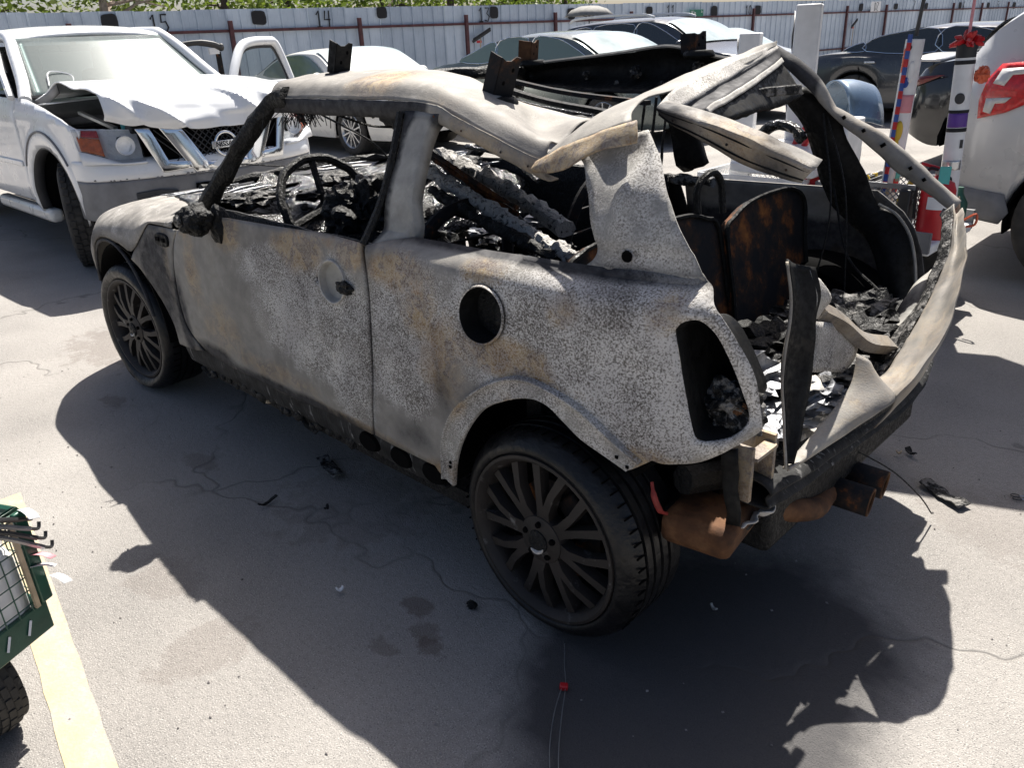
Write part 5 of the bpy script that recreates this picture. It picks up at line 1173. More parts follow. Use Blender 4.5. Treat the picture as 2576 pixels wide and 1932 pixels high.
# black hatch at the right, tail towards us
L = 4.5
r_, wf, zb, zc, ws_ = car('black_car', 'black car tail with a dark red lamp behind the sticker-covered tubes', 'car', (1.95, -7.75, 0), L, .92,
    [(0, .62), (.06, .84), (.16, 1.0), (.30, 1.05), (.85, 1.14), (1.5, 1.34), (2.0, 1.38), (2.5, 1.34), (3.3, 1.0), (4.2, .85), (4.5, .5)],
    [(0, .85), (.3, .95), (2.6, .93), (3.4, .90), (4.2, .72), (4.5, .5)], 'black_paint', (.80, 3.45), [[(.95, 1.02), (1.5, 1.22), (2.0, 1.28), (2.5, 1.25), (3.0, .98)]], (3.2, 2.55), (.45, 1.4), 'glass_far', 'glass_screen_far', .33, trim='chrome', mirror=(3.0, 1.0), zs0=.25)
sh_ = sheet([tuple(q) for q in resample([(.06, .80), (.07, .90), (.38, .92), (.18, .84)], .05, True)], [], .06, lambda a, z: (a, -(wf(a)+.016), z)); sh_.build('tail_lamp', 'lens_dark_red', r_, thick=.01)
patch([[(.28, -.80, 1.055), (.27, 0, 1.08), (.28, .80, 1.055)], [(.02, -.86, 1.065), (-.04, 0, 1.09), (.02, .86, 1.065)]], 4, 4).build('tail_spoiler', 'pearl_paint', r_, thick=.02)
# red car peeping in at the far right
r_, *_ = car('red_car', 'red car bonnet peeping in at the right edge beyond the black car', 'car', (3.2, -16.2, 0), 4.6, .9,
    [(0, .75), (.06, .95), (.9, 1.06), (1.6, 1.38), (2.1, 1.45), (2.7, 1.40), (3.5, 1.05), (4.2, .88), (4.6, .5)], [(0, .9), (.8, 1.0), (3.5, .97), (4.2, .78), (4.6, .5)], 'red_paint', (.85, 3.6), [[(1.05, 1.07), (1.6, 1.3), (2.1, 1.36), (2.6, 1.33), (3.2, 1.04)]], (3.45, 2.72), (.95, 1.6), 'glass_far', 'glass_screen_far', .33)
# white SUV at the right edge
L = 4.5
r_, wf, zb, zc, ws_ = car('white_suv', 'white SUV with a big red tail lamp and grey lower cladding at the right edge', 'car', (.48, -4.12, 0), L, .93,
    [(0, .85), (.04, 1.12), (.22, 1.42), (.5, 1.58), (1.5, 1.66), (2.2, 1.65), (2.7, 1.55), (3.3, 1.15), (4.1, .98), (4.4, .8), (4.5, .55)],
    [(0, 1.08), (.5, 1.14), (2.6, 1.08), (3.3, 1.02), (4.2, .86), (4.5, .55)], 'pearl_paint', (.86, 3.55), [[(.55, 1.22), (.75, 1.45), (1.4, 1.52), (1.45, 1.18)], [(1.55, 1.18), (1.5, 1.53), (2.3, 1.52), (2.9, 1.12)]], (3.2, 2.66), (.10, .22), 'glass_far', 'glass_screen_far', .36, trim=None, zs0=.38)
def lamp_side(poly, nm, mt, off, th=.02):
    sheet([tuple(q) for q in resample(poly, .03, True)], [], .035, lambda a, z: (a, -(wf(a)-.0+off-.35*max(0, z-1.08)), z)).build(nm, mt, r_, thick=th, fix=True)
lamp_side([(.22, .90), (.21, 1.00), (.24, 1.12), (.29, 1.19), (.80, 1.24), (.80, 1.12), (.52, 1.02), (.36, .94)], 'tail_lamp', 'lens_red', .018)
lamp_side([(.27, 1.09), (.30, 1.165), (.52, 1.18), (.46, 1.145), (.36, 1.135), (.33, 1.08)], 'lamp_light_guide', 'pearl_paint', .024, .006)
lamp_side([(.245, .94), (.25, 1.01), (.38, 1.02), (.35, .99), (.30, .985), (.285, .93)], 'lamp_light_guide', 'pearl_paint', .024, .006)
sheet([tuple(q) for q in resample([(.03, .36), (.02, .53), (.44, .50), (.48, .40), (.44, .33)], .05, True)], [], .06, lambda a, z: (a, -(wf(a)+.014), z)).build('lower_cladding', 'grey_plastic', r_, thick=.015)

# ================================================================ WHITE PICKUP (nose towards the burnt car)
tk = thing('white_pickup', 'white pickup truck with crumpled bonnet, chrome grille and open far door at the left', 'truck', (5.25, -.73, 0), math.pi)
fa = lambda q: .95-.30*(abs(q)/.86)**3
path = [(.44, -.872), (.56, -.870), (.66, -.842), (.76, -.74), (.85, -.56), (.915, -.32), (.945, -.12), (.95, 0)]; path = path+[(a, -q) for a, q in path[:-1]][::-1]
def ring(z, inset, bulge=0): return [((a-inset*(1 if abs(q) < .8 else .2)), q*(1-inset*.15), z) for a, q in path]
bp_ = patch([ring(.40, .07), ring(.425, .03), ring(.50, .0), ring(.60, -.008), ring(.664, -.006)], 3, 4).build('bumper_lower', 'grey_plastic', tk, thick=.01)
patch([ring(.666, -.010), ring(.70, -.018), ring(.755, -.004), ring(.785, .03), ring(.795, .09)], 3, 4).build('bumper', 'white_paint', tk, thick=.01)
for s_ in (-1, 1):
    MB().prism([(-.13, .455), (.0, .455), (.13, .47), (.12, .575), (.0, .59), (-.13, .58)], 0, .02, lambda q, z, h: (fa(q+s_*.50)-.012+h, q+s_*.50, z)).build('fog_lamp_pocket', 'dark_plastic', bp_, bevel=.01)
    MB().lathe([(0, .03), (.04, .028), (.05, .02)], (fa(.52)-.012, s_*.53, .52), 'x', 14).build('fog_lamp', 'glass_lamp', bp_)
MB().prism([(-.28, .43), (.28, .43), (.26, .60), (-.26, .60)], 0, .012, lambda q, z, h: (fa(q)+.002+h, q, z)).build('air_intake', 'dark_void', bp_)
for k in range(46):
    q = rnd.uniform(-.84, .5); blob((fa(q)+.010, q, .664+rnd.uniform(-.006, .012)), rnd.uniform(.003, .012), k, 1, .4, 2, (.3, 1.4, .7)).build('paint_chip', 'grey_plastic', bp_)
# grille
Fm = lambda q, z, h: (fa(q)-.02-.10*(z-.70)+h, q, z)
gr = sheet([tuple(q) for q in resample([(-.54, .975), (-.44, .715), (-.22, .69), (.22, .69), (.44, .715), (.54, .975)], .05, True)], [], .08, lambda q, z: Fm(q, z, 0)).build('grille', 'dark_void', tk, thick=.02)
for s_ in (-1, 1):
    for nm, poly in (('grille_frame', [(.560, .985), (.475, .985), (.405, .765), (.27, .755), (.25, .705), (.455, .695)]), ('grille_bar', [(.425, .985), (.290, .985), (.150, .735), (.150, .675), (.245, .675), (.275, .715)])):
        pl = [(s_*q, z) for q, z in poly]
        o = sheet([tuple(q) for q in resample(pl, .04, True)], [], .05, lambda q, z: Fm(q, z, .035)).build(nm, 'chrome', gr, thick=.03, bevel=.006)
sheet([tuple(q) for q in resample([(-.165, .735), (.165, .735), (.165, .685), (-.165, .685)], .04, True)], [], .05, lambda q, z: Fm(q, z, .034)).build('grille_sill', 'chrome', gr, thick=.03)
m = MB()
for k in range(-16, 17):
    for sl in (-1, 1):
        q0 = k*.045; p0 = (q0-sl*.13, .70); p1 = (q0+sl*.13, .965)
        if abs(p0[0]) < .44 and abs(p1[0]) < .50: m.tube([Fm(p0[0], p0[1], .012), Fm(q0, .8325, .012), Fm(p1[0], p1[1], .012)], .004, 4)
m.build('grille_mesh', 'dark_plastic', gr)['kind'] = 'stuff'
em = MB(); c0 = Vector(Fm(0, .835, .045)); em.tube([c0+Vector((0, .078*math.cos(a), .078*math.sin(a))) for a in [2*math.pi*i/28 for i in range(28)]], .011, 8, closed=True); em.box(c0+Vector((.004, 0, 0)), (.016, .215, .048)); eo = em.build('emblem', 'chrome', gr, bevel=.002)
text('emblem_lettering', 'NISSAN', .047, 'ink_black', eo, c0+Vector((.014, 0, 0)), (R(90), 0, R(90)), .0008, bold=.0006)
# headlamps
for s_ in (-1, 1):
    def hm(t, v, off, s_=s_):
        a = .66+.19*math.sin(t*1.35)/math.sin(1.35)+off; q = -.868+.345*t**.9; zt = 1.00-.03*t+.0; zb_ = .865-.095*min(1, t*1.6)
        return (a-.05*v, -s_*q, zb_+(zt-zb_)*v)
    G = [[hm(i/8, j/4, 0) for i in range(9)] for j in range(5)]; ho = patch(G, 2, 2).build('headlamp', 'glass_lamp', tk, thick=.004)
    patch([[(q[0]-.05, q[1]*.985, q[2]) for q in r_] for r_ in G], 2, 2, .006, 24, 3).build('reflector', 'lamp_reflector', ho)
    patch([[hm(i/8, 0, 0) for i in range(9)], [(hm(i/8, 0, 0)[0]+.03, hm(i/8, 0, 0)[1]*1.005, .778) for i in range(9)]], 2, 2).build('lamp_surround', 'white_paint', tk, thick=.01)
    G2 = [[hm(.04+.30*i/4, .05+.62*j/3, -.012) for i in range(5)] for j in range(4)]; patch(G2, 2, 2).build('turn_lens', 'lens_amber', ho, thick=.01)
    G2 = [[hm(.06+.28*i/4, .70+.26*j/3, -.012) for i in range(5)] for j in range(4)]; patch(G2, 2, 2).build('marker_lens', 'lens_red', ho, thick=.01)
    MB().lathe([(0, .0), (.05, .005), (.062, .03), (.060, .04)], (.80, s_*.63, .885), 'x', 18).build('bulb_bowl', 'lamp_reflector', ho)
# fenders, doors
def tside(s_):
    def f(a, z):
        q = .865-.05*sm(1.0, 1.2, z)**1.5-.015*sm(.55, .38, z); rr2 = math.hypot(a, z-.40)
        q += .022*math.exp(-((rr2-.52)/.06)**2)*(1 if z > .4 else .5)
        if a > .45: q -= .03*((a-.45)/.2)**2
        return (a, s_*q, z)
    return f
arch = [(.47*math.cos(R(d)), .40+.45*math.sin(R(d))) for d in range(186, -8, -8)]
fo = [(-.55, .42)]+arch+[(.55, .62), (.60, .80), (.63, .92), (.655, .99), (.45, 1.055), (.1, 1.115), (-.3, 1.165), (-.55, 1.17)]
for s_ in (-1, 1):
    f_ = sheet([tuple(q) for q in resample(fo, .035, True)], [], .04, tside(s_)).build('front_fender', 'white_paint', tk, thick=.012)
    MB().tube([tuple(Vector(tside(s_)(.56*math.cos(R(d)), .40+.56*math.sin(R(d))))+Vector((0, s_*.003, 0))) for d in range(40, 150, 6)], .008, 5).build('flare_crease', 'grey_plastic', f_)
    lip = [tside(s_)(.468*math.cos(R(d)), .40+.448*math.sin(R(d))) for d in range(-8, 190, 6)]
    patch([lip, [(q[0]*.985, q[1]-s_*.07, q[2]-.01) for q in lip]], 2, 1).build('arch_liner', 'dark_plastic', f_, thick=.006)
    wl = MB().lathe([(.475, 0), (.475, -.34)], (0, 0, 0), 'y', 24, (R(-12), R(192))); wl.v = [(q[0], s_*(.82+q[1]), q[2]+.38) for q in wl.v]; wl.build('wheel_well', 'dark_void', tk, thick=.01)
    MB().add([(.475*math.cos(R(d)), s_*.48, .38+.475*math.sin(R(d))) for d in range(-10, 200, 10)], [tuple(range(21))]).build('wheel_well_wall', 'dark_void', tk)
dpoly = [(-.565, .42), (-.565, 1.165), (-1.0, 1.175), (-1.72, 1.18), (-1.74, .42)]
d_ = sheet([tuple(q) for q in resample(dpoly, .06, True)], [], .09, tside(-1)).build('door', 'white_paint', tk, thick=.03, bevel=.006)
MB().box((-.80, -.985, 1.20), (.10, .20, .17)).build('door_mirror', 'white_paint', d_, bevel=.03)
MB().box((-1.15, -.872, .70), (1.1, .014, .04)).build('door_crease', 'white_paint', d_, bevel=.006)
MB().tube([(-.56, -.84, 1.17), (-.80, -.79, 1.34), (-1.12, -.70, 1.55), (-1.5, -.68, 1.58), (-1.74, -.69, 1.57), (-1.74, -.82, 1.18)], .025, 6).build('window_frame', 'white_paint', d_)
MB().add([(-.68, -.80, 1.19), (-1.14, -.69, 1.54), (-1.72, -.68, 1.56), (-1.72, -.81, 1.19)], [(0, 1, 2, 3)]).build('door_glass', 'glass_tint', d_)
MB().box((-1.0, -.80, .32), (1.3, .10, .10)).build('running_board', 'white_paint_warm', tk, bevel=.03)
# open door on the far side, hinged at the front
od = bpy.data.objects.new('open_door', None); C.objects.link(od); od.parent = tk; od.location = (-.55, .87, 0); od.rotation_euler = (0, 0, R(-64))
# local: door runs along -x from its hinge
sheet([tuple(q) for q in resample([(0, .42), (0, 1.14), (-.5, 1.15), (-1.02, 1.14), (-1.04, .42)], .07, True)], [], .1, lambda a, z: (a, .02, z)).build('door_skin', 'white_paint', od, thick=.05, bevel=.008)
pf = cr([(-.06, .0, 1.14), (-.18, -.02, 1.30), (-.34, -.05, 1.44), (-.52, -.06, 1.485), (-.78, -.06, 1.49), (-.90, -.06, 1.47), (-.97, -.04, 1.32), (-1.0, 0, 1.14)], 4)
m = MB().tube(pf, .040, 10); m.build('window_frame', 'white_paint', od)
m = MB()
pi2 = [Vector((q.x*.90-.05, q.y+.0, 1.14+(q.z-1.14)*.86)) for q in pf]
m.tube(pi2, .014, 5).build('window_seal', 'black_plastic', od); MB().add([tuple(q+Vector((0, .006, 0))) for q in pi2], [tuple(range(len(pi2)))]).build('window_glass', 'glass_clear', od)
MB().box((-.45, .06, .95), (.7, .05, .25)).build('door_card', 'grey_plastic', od, bevel=.02)
# cab
MB().add([], []).v
roof = [[(-1.02, q, 1.60-.06*abs(q/.6)**3) for q in (-.60, -.4, 0, .4, .60)], [(-1.12, q, 1.645-.06*abs(q/.62)**3) for q in (-.63, -.4, 0, .4, .63)], [(-1.6, q, 1.675-.06*abs(q/.64)**3) for q in (-.66, -.4, 0, .4, .66)], [(-2.2, q, 1.665-.06*abs(q/.64)**3) for q in (-.66, -.4, 0, .4, .66)], [(-2.75, q, 1.62-.06*abs(q/.64)**3) for q in (-.65, -.4, 0, .4, .65)]]
patch(roof, 4, 4).build('roof', 'white_paint', tk, thick=.03)
for s_ in (-1, 1):
    pp = cr([(-.42, s_*.79, 1.15), (-.60, s_*.725, 1.28), (-.85, s_*.66, 1.45), (-1.08, s_*.605, 1.575), (-1.3, s_*.63, 1.60), (-2.0, s_*.65, 1.61), (-2.75, s_*.64, 1.57)], 4)
    MB().tube(pp, .044, 10).build('cab_pillar', 'white_paint', tk)
    m = MB()
    for a in (-1.78, -2.75): m.bar((a, s_*.84, 1.15), (a, s_*.66, 1.58), .10, .05, (1, 0, 0))
    m.build('cab_pillar', 'white_paint', tk)
wsg = []
for i in range(6):
    t = i/5; a0 = -.44-.60*t; wd = .735-.145*t; wsg.append([(a0+.10*(1-(j/4)**2)*(1-.4*t), wd*j/4, 1.165+.41*t) for j in range(-4, 5)])
wo = patch(wsg, 2, 2).build('windscreen', 'glass_screen', tk, thick=.004)
MB().tube(cr([wsg[0][0], wsg[0][2], wsg[0][4], wsg[0][6], wsg[0][8]], 4), .018, 6).build('screen_seal', 'black_plastic', wo)
for s_ in (0, 8): MB().tube([r_[s_] for r_ in wsg], .012, 5).build('screen_seal', 'black_plastic', wo)
MB().tube([(-.33, -.45, 1.20), (-.34, -.1, 1.185), (-.33, .1, 1.19)], .010, 5).build('wiper', 'black_plastic', wo)
MB().tube(cr([(-.50, -.58, 1.24), (-.62, -.52, 1.33), (-.58, -.38, 1.30), (-.47, -.42, 1.22)], 5), .006, 4).build('sticker_outline', 'plastic_white', wo)
MB().box((-.75, 0, 1.08), (.5, 1.4, .16)).build('dashboard', 'grey_plastic', tk, bevel=.05)
for s_ in (-1, 1):
    MB().box((-1.75, s_*.36, .95), (.18, .50, .75)).build('seat', 'seat_fabric', tk, bevel=.06); MB().box((-1.72, s_*.36, 1.40), (.12, .28, .20)).build('headrest', 'seat_fabric', tk, bevel=.04)
MB().box((-1.75, 0, .68), (2.0, 1.5, .5)).build('cab_floor', 'dark_plastic', tk)
MB().box((-2.77, 0, 1.0), (.05, 1.62, .95)).build('cab_back', 'white_paint', tk)
MB().box((-2.79, 0, 1.40), (.03, 1.2, .28)).build('rear_window', 'glass_far', tk)
for s_ in (-1, 1):
    MB().box((-3.6, s_*.86, .86), (1.55, .05, .60)).build('bed_side', 'white_paint', tk, bevel=.02)
    sheet([tuple(q) for q in resample([(-1.76, .42), (-1.76, 1.18), (-2.76, 1.18), (-2.76, .42)], .1, True)], [], .12, tside(s_)).build('rear_door', 'white_paint', tk, thick=.03)
MB().box((-3.6, 0, .58), (1.55, 1.7, .05)).build('bed_floor', 'dark_plastic', tk); MB().box((-4.36, 0, .86), (.05, 1.7, .58)).build('tailgate', 'white_paint', tk, bevel=.02)
MB().box((-1.9, 0, .42), (4.6, .9, .14)).build('chassis', 'dark_void', tk)
for a, s_, st in ((0, -1, R(-20)), (0, 1, R(-20)), (-3.2, -1, 0), (-3.2, 1, 0)):
    w_ = bpy.data.objects.new('wheel', None); C.objects.link(w_); w_.parent = tk; w_.location = (a, s_*.83, .365); w_.rotation_euler = (0, 0, st+(0 if s_ > 0 else math.pi))
    ty = MB().lathe([(.215, -.01), (.24, .0), (.31, .004), (.345, -.008), (.362, -.03), (.364, -.21), (.345, -.235), (.30, -.245), (.22, -.235)], (0, 0, 0), 'y', 48).build('tyre', 'rubber_dusty', w_, angle=50)
    m = MB()
    for k in range(42):
        an = 2*math.pi*k/42; rt = Matrix.Rotation(-an, 3, 'Y')
        for j, (yy, wd) in enumerate(((-.035, .040), (-.083, .042), (-.130, .042), (-.178, .042), (-.217, .03))):
            q = an+(.075 if j % 2 else 0); m.box((.366*math.cos(q), yy, .366*math.sin(q)), (.012, wd-.006, .040), Matrix.Rotation(-q, 3, 'Y') @ Matrix.Rotation(R(12 if j % 2 else -12), 3, 'X'))
    m.build('tread_blocks', 'rubber_dusty', ty, fix=False)['kind'] = 'stuff'
    MB().lathe([(0, -.03), (.06, -.03), (.10, -.05), (.19, -.04), (.215, -.008), (.222, -.004)], (0, 0, 0), 'y', 28).build('rim', 'alloy', w_)
# crumpled bonnet
cb = (-.73, -.46, -.16, .14, .44, .73)
rows = [((.84, .92, .945, .945, .92, .84), (1.050, .985, .950, .950, .960, .972)), ((.87, .945, .965, .95, .945, .86), (1.085, 1.03, 1.02, 1.025, 1.02, 1.02)), ((.86, .93, .93, .96, .93, .85), (1.13, 1.10, 1.09, 1.08, 1.09, 1.075)), ((.80, .87, .88, .89, .87, .80), (1.18, 1.165, 1.15, 1.155, 1.15, 1.13)), ((.66, .70, .72, .70, .70, .66), (1.215, 1.205, 1.20, 1.21, 1.195, 1.17)), ((.40, .40, .40, .40, .40, .38), (1.245, 1.24, 1.23, 1.24, 1.23, 1.20)), ((.14, .12, .10, .12, .10, .10), (1.278, 1.272, 1.265, 1.268, 1.258, 1.225)), ((-.12, -.12, -.12, -.12, -.12, -.12), (1.205, 1.235, 1.24, 1.24, 1.23, 1.19)), ((-.40, -.36, -.33, -.33, -.36, -.40), (1.150, 1.165, 1.175, 1.175, 1.165, 1.15))]
G = [[(a, q, z) for a, q, z in zip(A_, cb, Z_)] for A_, Z_ in rows]
hd_ = patch(G, 12, 14)
def crumple(q):
    k = sm(.25, .6, q[0]); n1 = noise.noise(Vector((q[0]*3.0, q[1]*3.6, q[2]*3)))
    rg = 1-abs(noise.noise(Vector((q[0]*2.5+3, q[1]*4.5+q[2]*3, q[2]*2.5))))*2
    return tuple(Vector(q)+Vector((1, 0, .6))*k*(.035*n1+.034*max(0, rg)**2-.014))
hd_.v = [crumple(q) for q in hd_.v]
ho = hd_.build('bonnet', 'white_paint', tk, thick=.008, angle=60)
patch([[(.14, -.735, 1.262), (-.12, -.735, 1.195), (-.40, -.735, 1.14)], [(.10, -.72, 1.20), (-.14, -.72, 1.14), (-.40, -.72, 1.115)]], 3, 3).build('bonnet_edge', 'grey_plastic', ho, thick=.01)
MB().box((.25, 0, .80), (1.0, 1.30, .30)).build('engine_bay', 'dark_void', tk, bevel=.05)
MB().box((.30, -.58, 1.02), (.6, .03, .02), Matrix.Rotation(R(8), 3, 'Y')).build('bay_brace', 'alloy', tk); MB().box((.62, -.52, .985), (.06, .05, .05)).build('reservoir_cap', 'plastic_teal', tk, bevel=.01); MB().box((.72, -.45, .97), (.10, .2, .05)).build('fuse_box', 'black_plastic', tk, bevel=.01)
patch([[(-.05, -.72, 1.14), (-.05, -.4, 1.15), (-.05, 0, 1.15)], [(-.42, -.74, 1.12), (-.42, -.4, 1.14), (-.42, 0, 1.15)]], 3, 3).build('cowl_panel', 'white_paint', tk, thick=.01)

# ================================================================ UTILITY WAGON with tubes, crates and umbrella
uw = thing('utility_wagon', 'small flat utility wagon behind the burnt car carrying crates, tubes and an umbrella', 'wagon', (.75, -2.42, 0))
MB().box((.08, 0, .40), (1.55, .66, .05)).build('deck', 'plastic_white', uw, bevel=.01)
m = MB()
for s_ in (-.33, .33): m.box((.08, s_, .44), (1.55, .025, .10))
m.build('deck_rail', 'grey_plastic', uw)
for a in (-.50, .62):
    for s_ in (-.36, .36):
        w_ = bpy.data.objects.new('wheel', None); C.objects.link(w_); w_.parent = uw; w_.location = (a, s_, .19)
        MB().lathe([(.10, -.05), (.15, -.06), (.18, -.05), (.19, -.02), (.19, .02), (.18, .05), (.15, .06), (.10, .05)], (0, 0, 0), 'y', 28).build('tyre', 'rubber_dusty', w_, angle=60)
        MB().lathe([(0, -.03), (.10, -.045), (.10, .045), (0, .03)], (0, 0, 0), 'y', 16).build('rim', 'black_plastic', w_)
# umbrella of the wagon
um = MB(); NR = 8; rows = []
for r0, z in ((.0, 2.22), (.25, 2.19), (.5, 2.10), (.76, 1.96)):
    rows.append([(r0*math.cos(2*math.pi*k/NR), r0*math.sin(2*math.pi*k/NR), z) for k in range(NR+1)])
um.grid(rows); uo = um.build('umbrella_canopy', 'grey_plastic', uw, thick=.003); uo.location = (-.49, .09, 0)
MB().tube([(-.378, .02, 1.36), (-.40, .035, 1.6), (-.45, .07, 2.0), (-.49, .09, 2.24)], .009, 6).build('umbrella_pole', 'dark_plastic', uw)
def lattice(name, lab, x0, x1, y0, y1, z0, z1, mat, grp=None, step=.035, w_=.004, diag=True):
    t = thing(name, lab, 'crate', ((x0+x1)/2, (y0+y1)/2, z0), 0, grp); dx, dy, h = (x1-x0)/2, (y1-y0)/2, z1-z0
    m = MB()
    for z in (.012, h-.012):
        for c_, d_ in (((0, dy, z), (2*dx, .012, .024)), ((0, -dy, z), (2*dx, .012, .024)), ((dx, 0, z), (.012, 2*dy-.024, .023)), ((-dx, 0, z), (.012, 2*dy-.024, .023))): MB().box(c_, d_).build('frame_bar', mat, t)
    MB().box((0, 0, .006), (2*dx-.03, 2*dy-.03, .008)).build('base', mat, t); m = MB()
    for s_ in (-1, 1):
        k = -dx-h
        while k < dx:
            for sl in (1, -1):
                a0, a1 = (k, k+h) if sl > 0 else (k+h, k); z0_, z1_ = 0, h
                pts = []
                for i in range(7):
                    a = a0+(a1-a0)*i/6
                    if abs(a) < dx: pts.append((a, s_*dy, h*i/6))
                if len(pts) > 1: m.tube(pts, w_, 4)
            k += step
        k = -dy-h
        while k < dy:
            for sl in (1, -1):
                a0, a1 = (k, k+h) if sl > 0 else (k+h, k)
                pts = [(s_*dx, a0+(a1-a0)*i/6, h*i/6) for i in range(7) if abs(a0+(a1-a0)*i/6) < dy]
                if len(pts) > 1: m.tube(pts, w_, 4)
            k += step
    m.build('lattice', mat, t)['kind'] = 'stuff'
    return t
lattice('plastic_crate', 'long pale grey lattice crate on the left of the wagon', .78, 1.42, -2.62, -2.20, .43, .66, 'plastic_white', 'crates on the wagon')
lattice('wire_basket', 'wire basket with yellow tools at the right end of the wagon', .20, .52, -2.60, -2.25, .43, .68, 'wire_grey', 'crates on the wagon', .03, .0028)
def single(nm, mb, mat, lab, cat, thick=0, bevel=0., grp=None):
    return tag(mb.build(nm, mat, None, thick=thick, bevel=bevel), lab, cat, grp)
# each of these stands on or in the wagon
sb = thing('foam_slab', 'white foam slab with folded wrap lying on the wagon crates', 'foam', (.98, -2.42, .66))
blob((0, 0, .11), .24, 52, 4, .12, 2.2, (1.0, .75, .28), .04).build('wrap_bundle', 'plastic_white', sb); MB().box((.0, 0, .04), (.50, .40, .06)).build('slab', 'plastic_white', sb, bevel=.012)
for nm, x, y, z0, z1, wd, lab in (('foam_post', 1.27, -2.44, .43, 1.40, .115, 'shorter white square foam post on the wagon, left of the tall one'), ('foam_post', .97, -2.50, .43, 1.53, .13, 'tallest white square foam post with loose wrap on the wagon')):
    t = thing(nm, lab, 'post', (x, y, z0), R(20), 'foam posts on the wagon'); MB().box((0, 0, (z1-z0)/2), (wd, wd, z1-z0)).build('core', 'plastic_white', t, bevel=.008)
    patch([[(wd*.52, -wd*.4+wd*.2*j, .1+(z1-z0-.12)*i/5) for i in range(6)] for j in range(5)], 3, 3, .018, 7, 3).build('loose_wrap', 'plastic_white', t, thick=.002)
def tube_thing(nm, lab, base, top, r0, deco):
    base = Vector(base); top = Vector(top); L = (top-base).length; t = thing(nm, lab, 'tube', base, 0, 'sticker-covered tubes on the wagon'); t.rotation_euler = Vector((0, 0, 1)).rotation_difference((top-base).normalized()).to_euler()
    MB().lathe([(r0-.004, 0), (r0, 0), (r0, L), (r0-.004, L), (r0-.004, L-.05)], (0, 0, 0), 'z', 24).build('pipe', 'plastic_white', t)
    for k, (z, h, a0, a1, mat, shp) in enumerate(deco):
        G = []
        for i in range(7):
            row = []
            for j in range(9):
                u_ = i/6*2-1; v_ = j/8*2-1
                if shp == 'o': rr2 = 1; u2_, v2_ = u_*math.sqrt(1-v_*v_/2), v_*math.sqrt(1-u_*u_/2)
                else: u2_, v2_ = u_, v_
                an = (a0+a1)/2+(a1-a0)/2*v2_; row.append(((r0+.0016)*math.cos(an), (r0+.0016)*math.sin(an), z+h/2*u2_))
            G.append(row)
        MB().grid(G).build('sticker' if shp == 'o' else 'tape_band', mat, t, thick=.0006, off=1)
    return t
A0 = R(109)   # side towards the camera
t1 = tube_thing('sticker_tube', 'white tube with stickers and a red and blue strap, left of the pair', (.395, -2.40, .45), (.372, -2.40, 1.345), .043, [(.60, .085, A0-.9, A0+1.0, 'plastic_pink', 'b'), (.47, .10, A0-.5, A0+.35, 'plastic_yellow', 'o'), (.40, .07, A0-.35, A0+.15, 'plastic_yellow', 'o'), (.31, .08, A0-1.1, A0-.2, 'dark_plastic', 'o'), (.29, .14, A0+.45, A0+1.1, 'plastic_teal', 'b'), (.20, .07, A0+.3, A0+1.0, 'plastic_red', 'b'), (.17, .06, A0-.6, A0+.1, 'wood_tan', 'o'), (.75, .10, A0-.2, A0+.5, 'plastic_white', 'o'), (.80, .11, A0-1.2, A0-.6, 'plastic_orange', 'b'), (.86, .03, A0-.9, A0-.2, 'ink_black', 'o'), (.70, .05, A0-.5, A0+.1, 'plastic_blue', 'o')])
sb_ = None; an = A0-.55
for k in range(26):
    q = Vector((.047*math.cos(an), .047*math.sin(an), -.02+.92*k/25))
    if k < 2: o = MB().box((0, 0, 0), (.008, .020, .036), Matrix.Rotation(an, 3, 'Z')).build('strap_band', 'plastic_blue' if k else 'plastic_red', t1); sb_ = (sb_ or [])+[o]
    else: o = sb_[k % 2].copy(); C.objects.link(o)
    o.location = q
t2 = tube_thing('sticker_tube', 'white tube with purple band and a red bow on top, right of the pair', (.095, -2.40, .42), (.135, -2.40, 1.30), .043, [(.56, .065, A0-1.2, A0+1.2, 'plastic_purple', 'b'), (.515, .018, A0-1.4, A0+1.4, 'ink_black', 'b'), (.60, .014, A0-1.4, A0+1.4, 'ink_black', 'b'), (.82, .018, A0-1.4, A0+1.4, 'ink_black', 'b'), (.66, .05, A0-.6, A0+.4, 'dark_plastic', 'o'), (.35, .045, A0-1.3, A0+1.0, 'alloy', 'b'), (.28, .035, A0-.3, A0+.2, 'ink_black', 'o'), (.21, .09, A0-.5, A0+.6, 'plastic_orange', 'o'), (.235, .03, A0-.6, A0+.2, 'plastic_teal', 'o'), (.09, .10, A0-1.0, A0-.2, 'dark_plastic', 'b'), (.45, .04, A0+.5, A0+.9, 'dark_plastic', 'b')])
m = MB()
for k in range(22):
    d = Vector((rnd.gauss(0, 1), rnd.gauss(0, 1), abs(rnd.gauss(0, .7)))).normalized(); m.tube([Vector((0, 0, .89)), Vector((0, 0, .90))+d*.05, Vector((0, 0, .90))+d*.075+Vector((0, 0, -.012))], [.006, .014, .004], 5)
m.build('red_bow', 'plastic_red', t2); MB().tube([(0, 0, .84), (0, 0, .90)], .045, 12).build('black_cap', 'black_plastic', t2)
MB().tube([(0, 0, .88), (-.012, 0, 1.25)], .007, 6).build('whip_rod', 'plastic_pink', t2)
blob((-.075, -.02, .76), .032, 66, 3, .3, 3, (1, 1, 1.2), .4).build('hanging_toy', 'plastic_orange', t2); MB().tube([(-.06, .03, .20), (-.065, .035, .10)], [.006, .02], 8).build('hanging_whisk', 'wood_tan', t2)
MB().tube(cr([(-.05, .03, .06), (-.10, .035, .09), (-.15, .03, .12), (-.15, .03, .07), (-.11, .03, .055)], 4), .006, 5).build('plastic_handle', 'plastic_orange', t2)
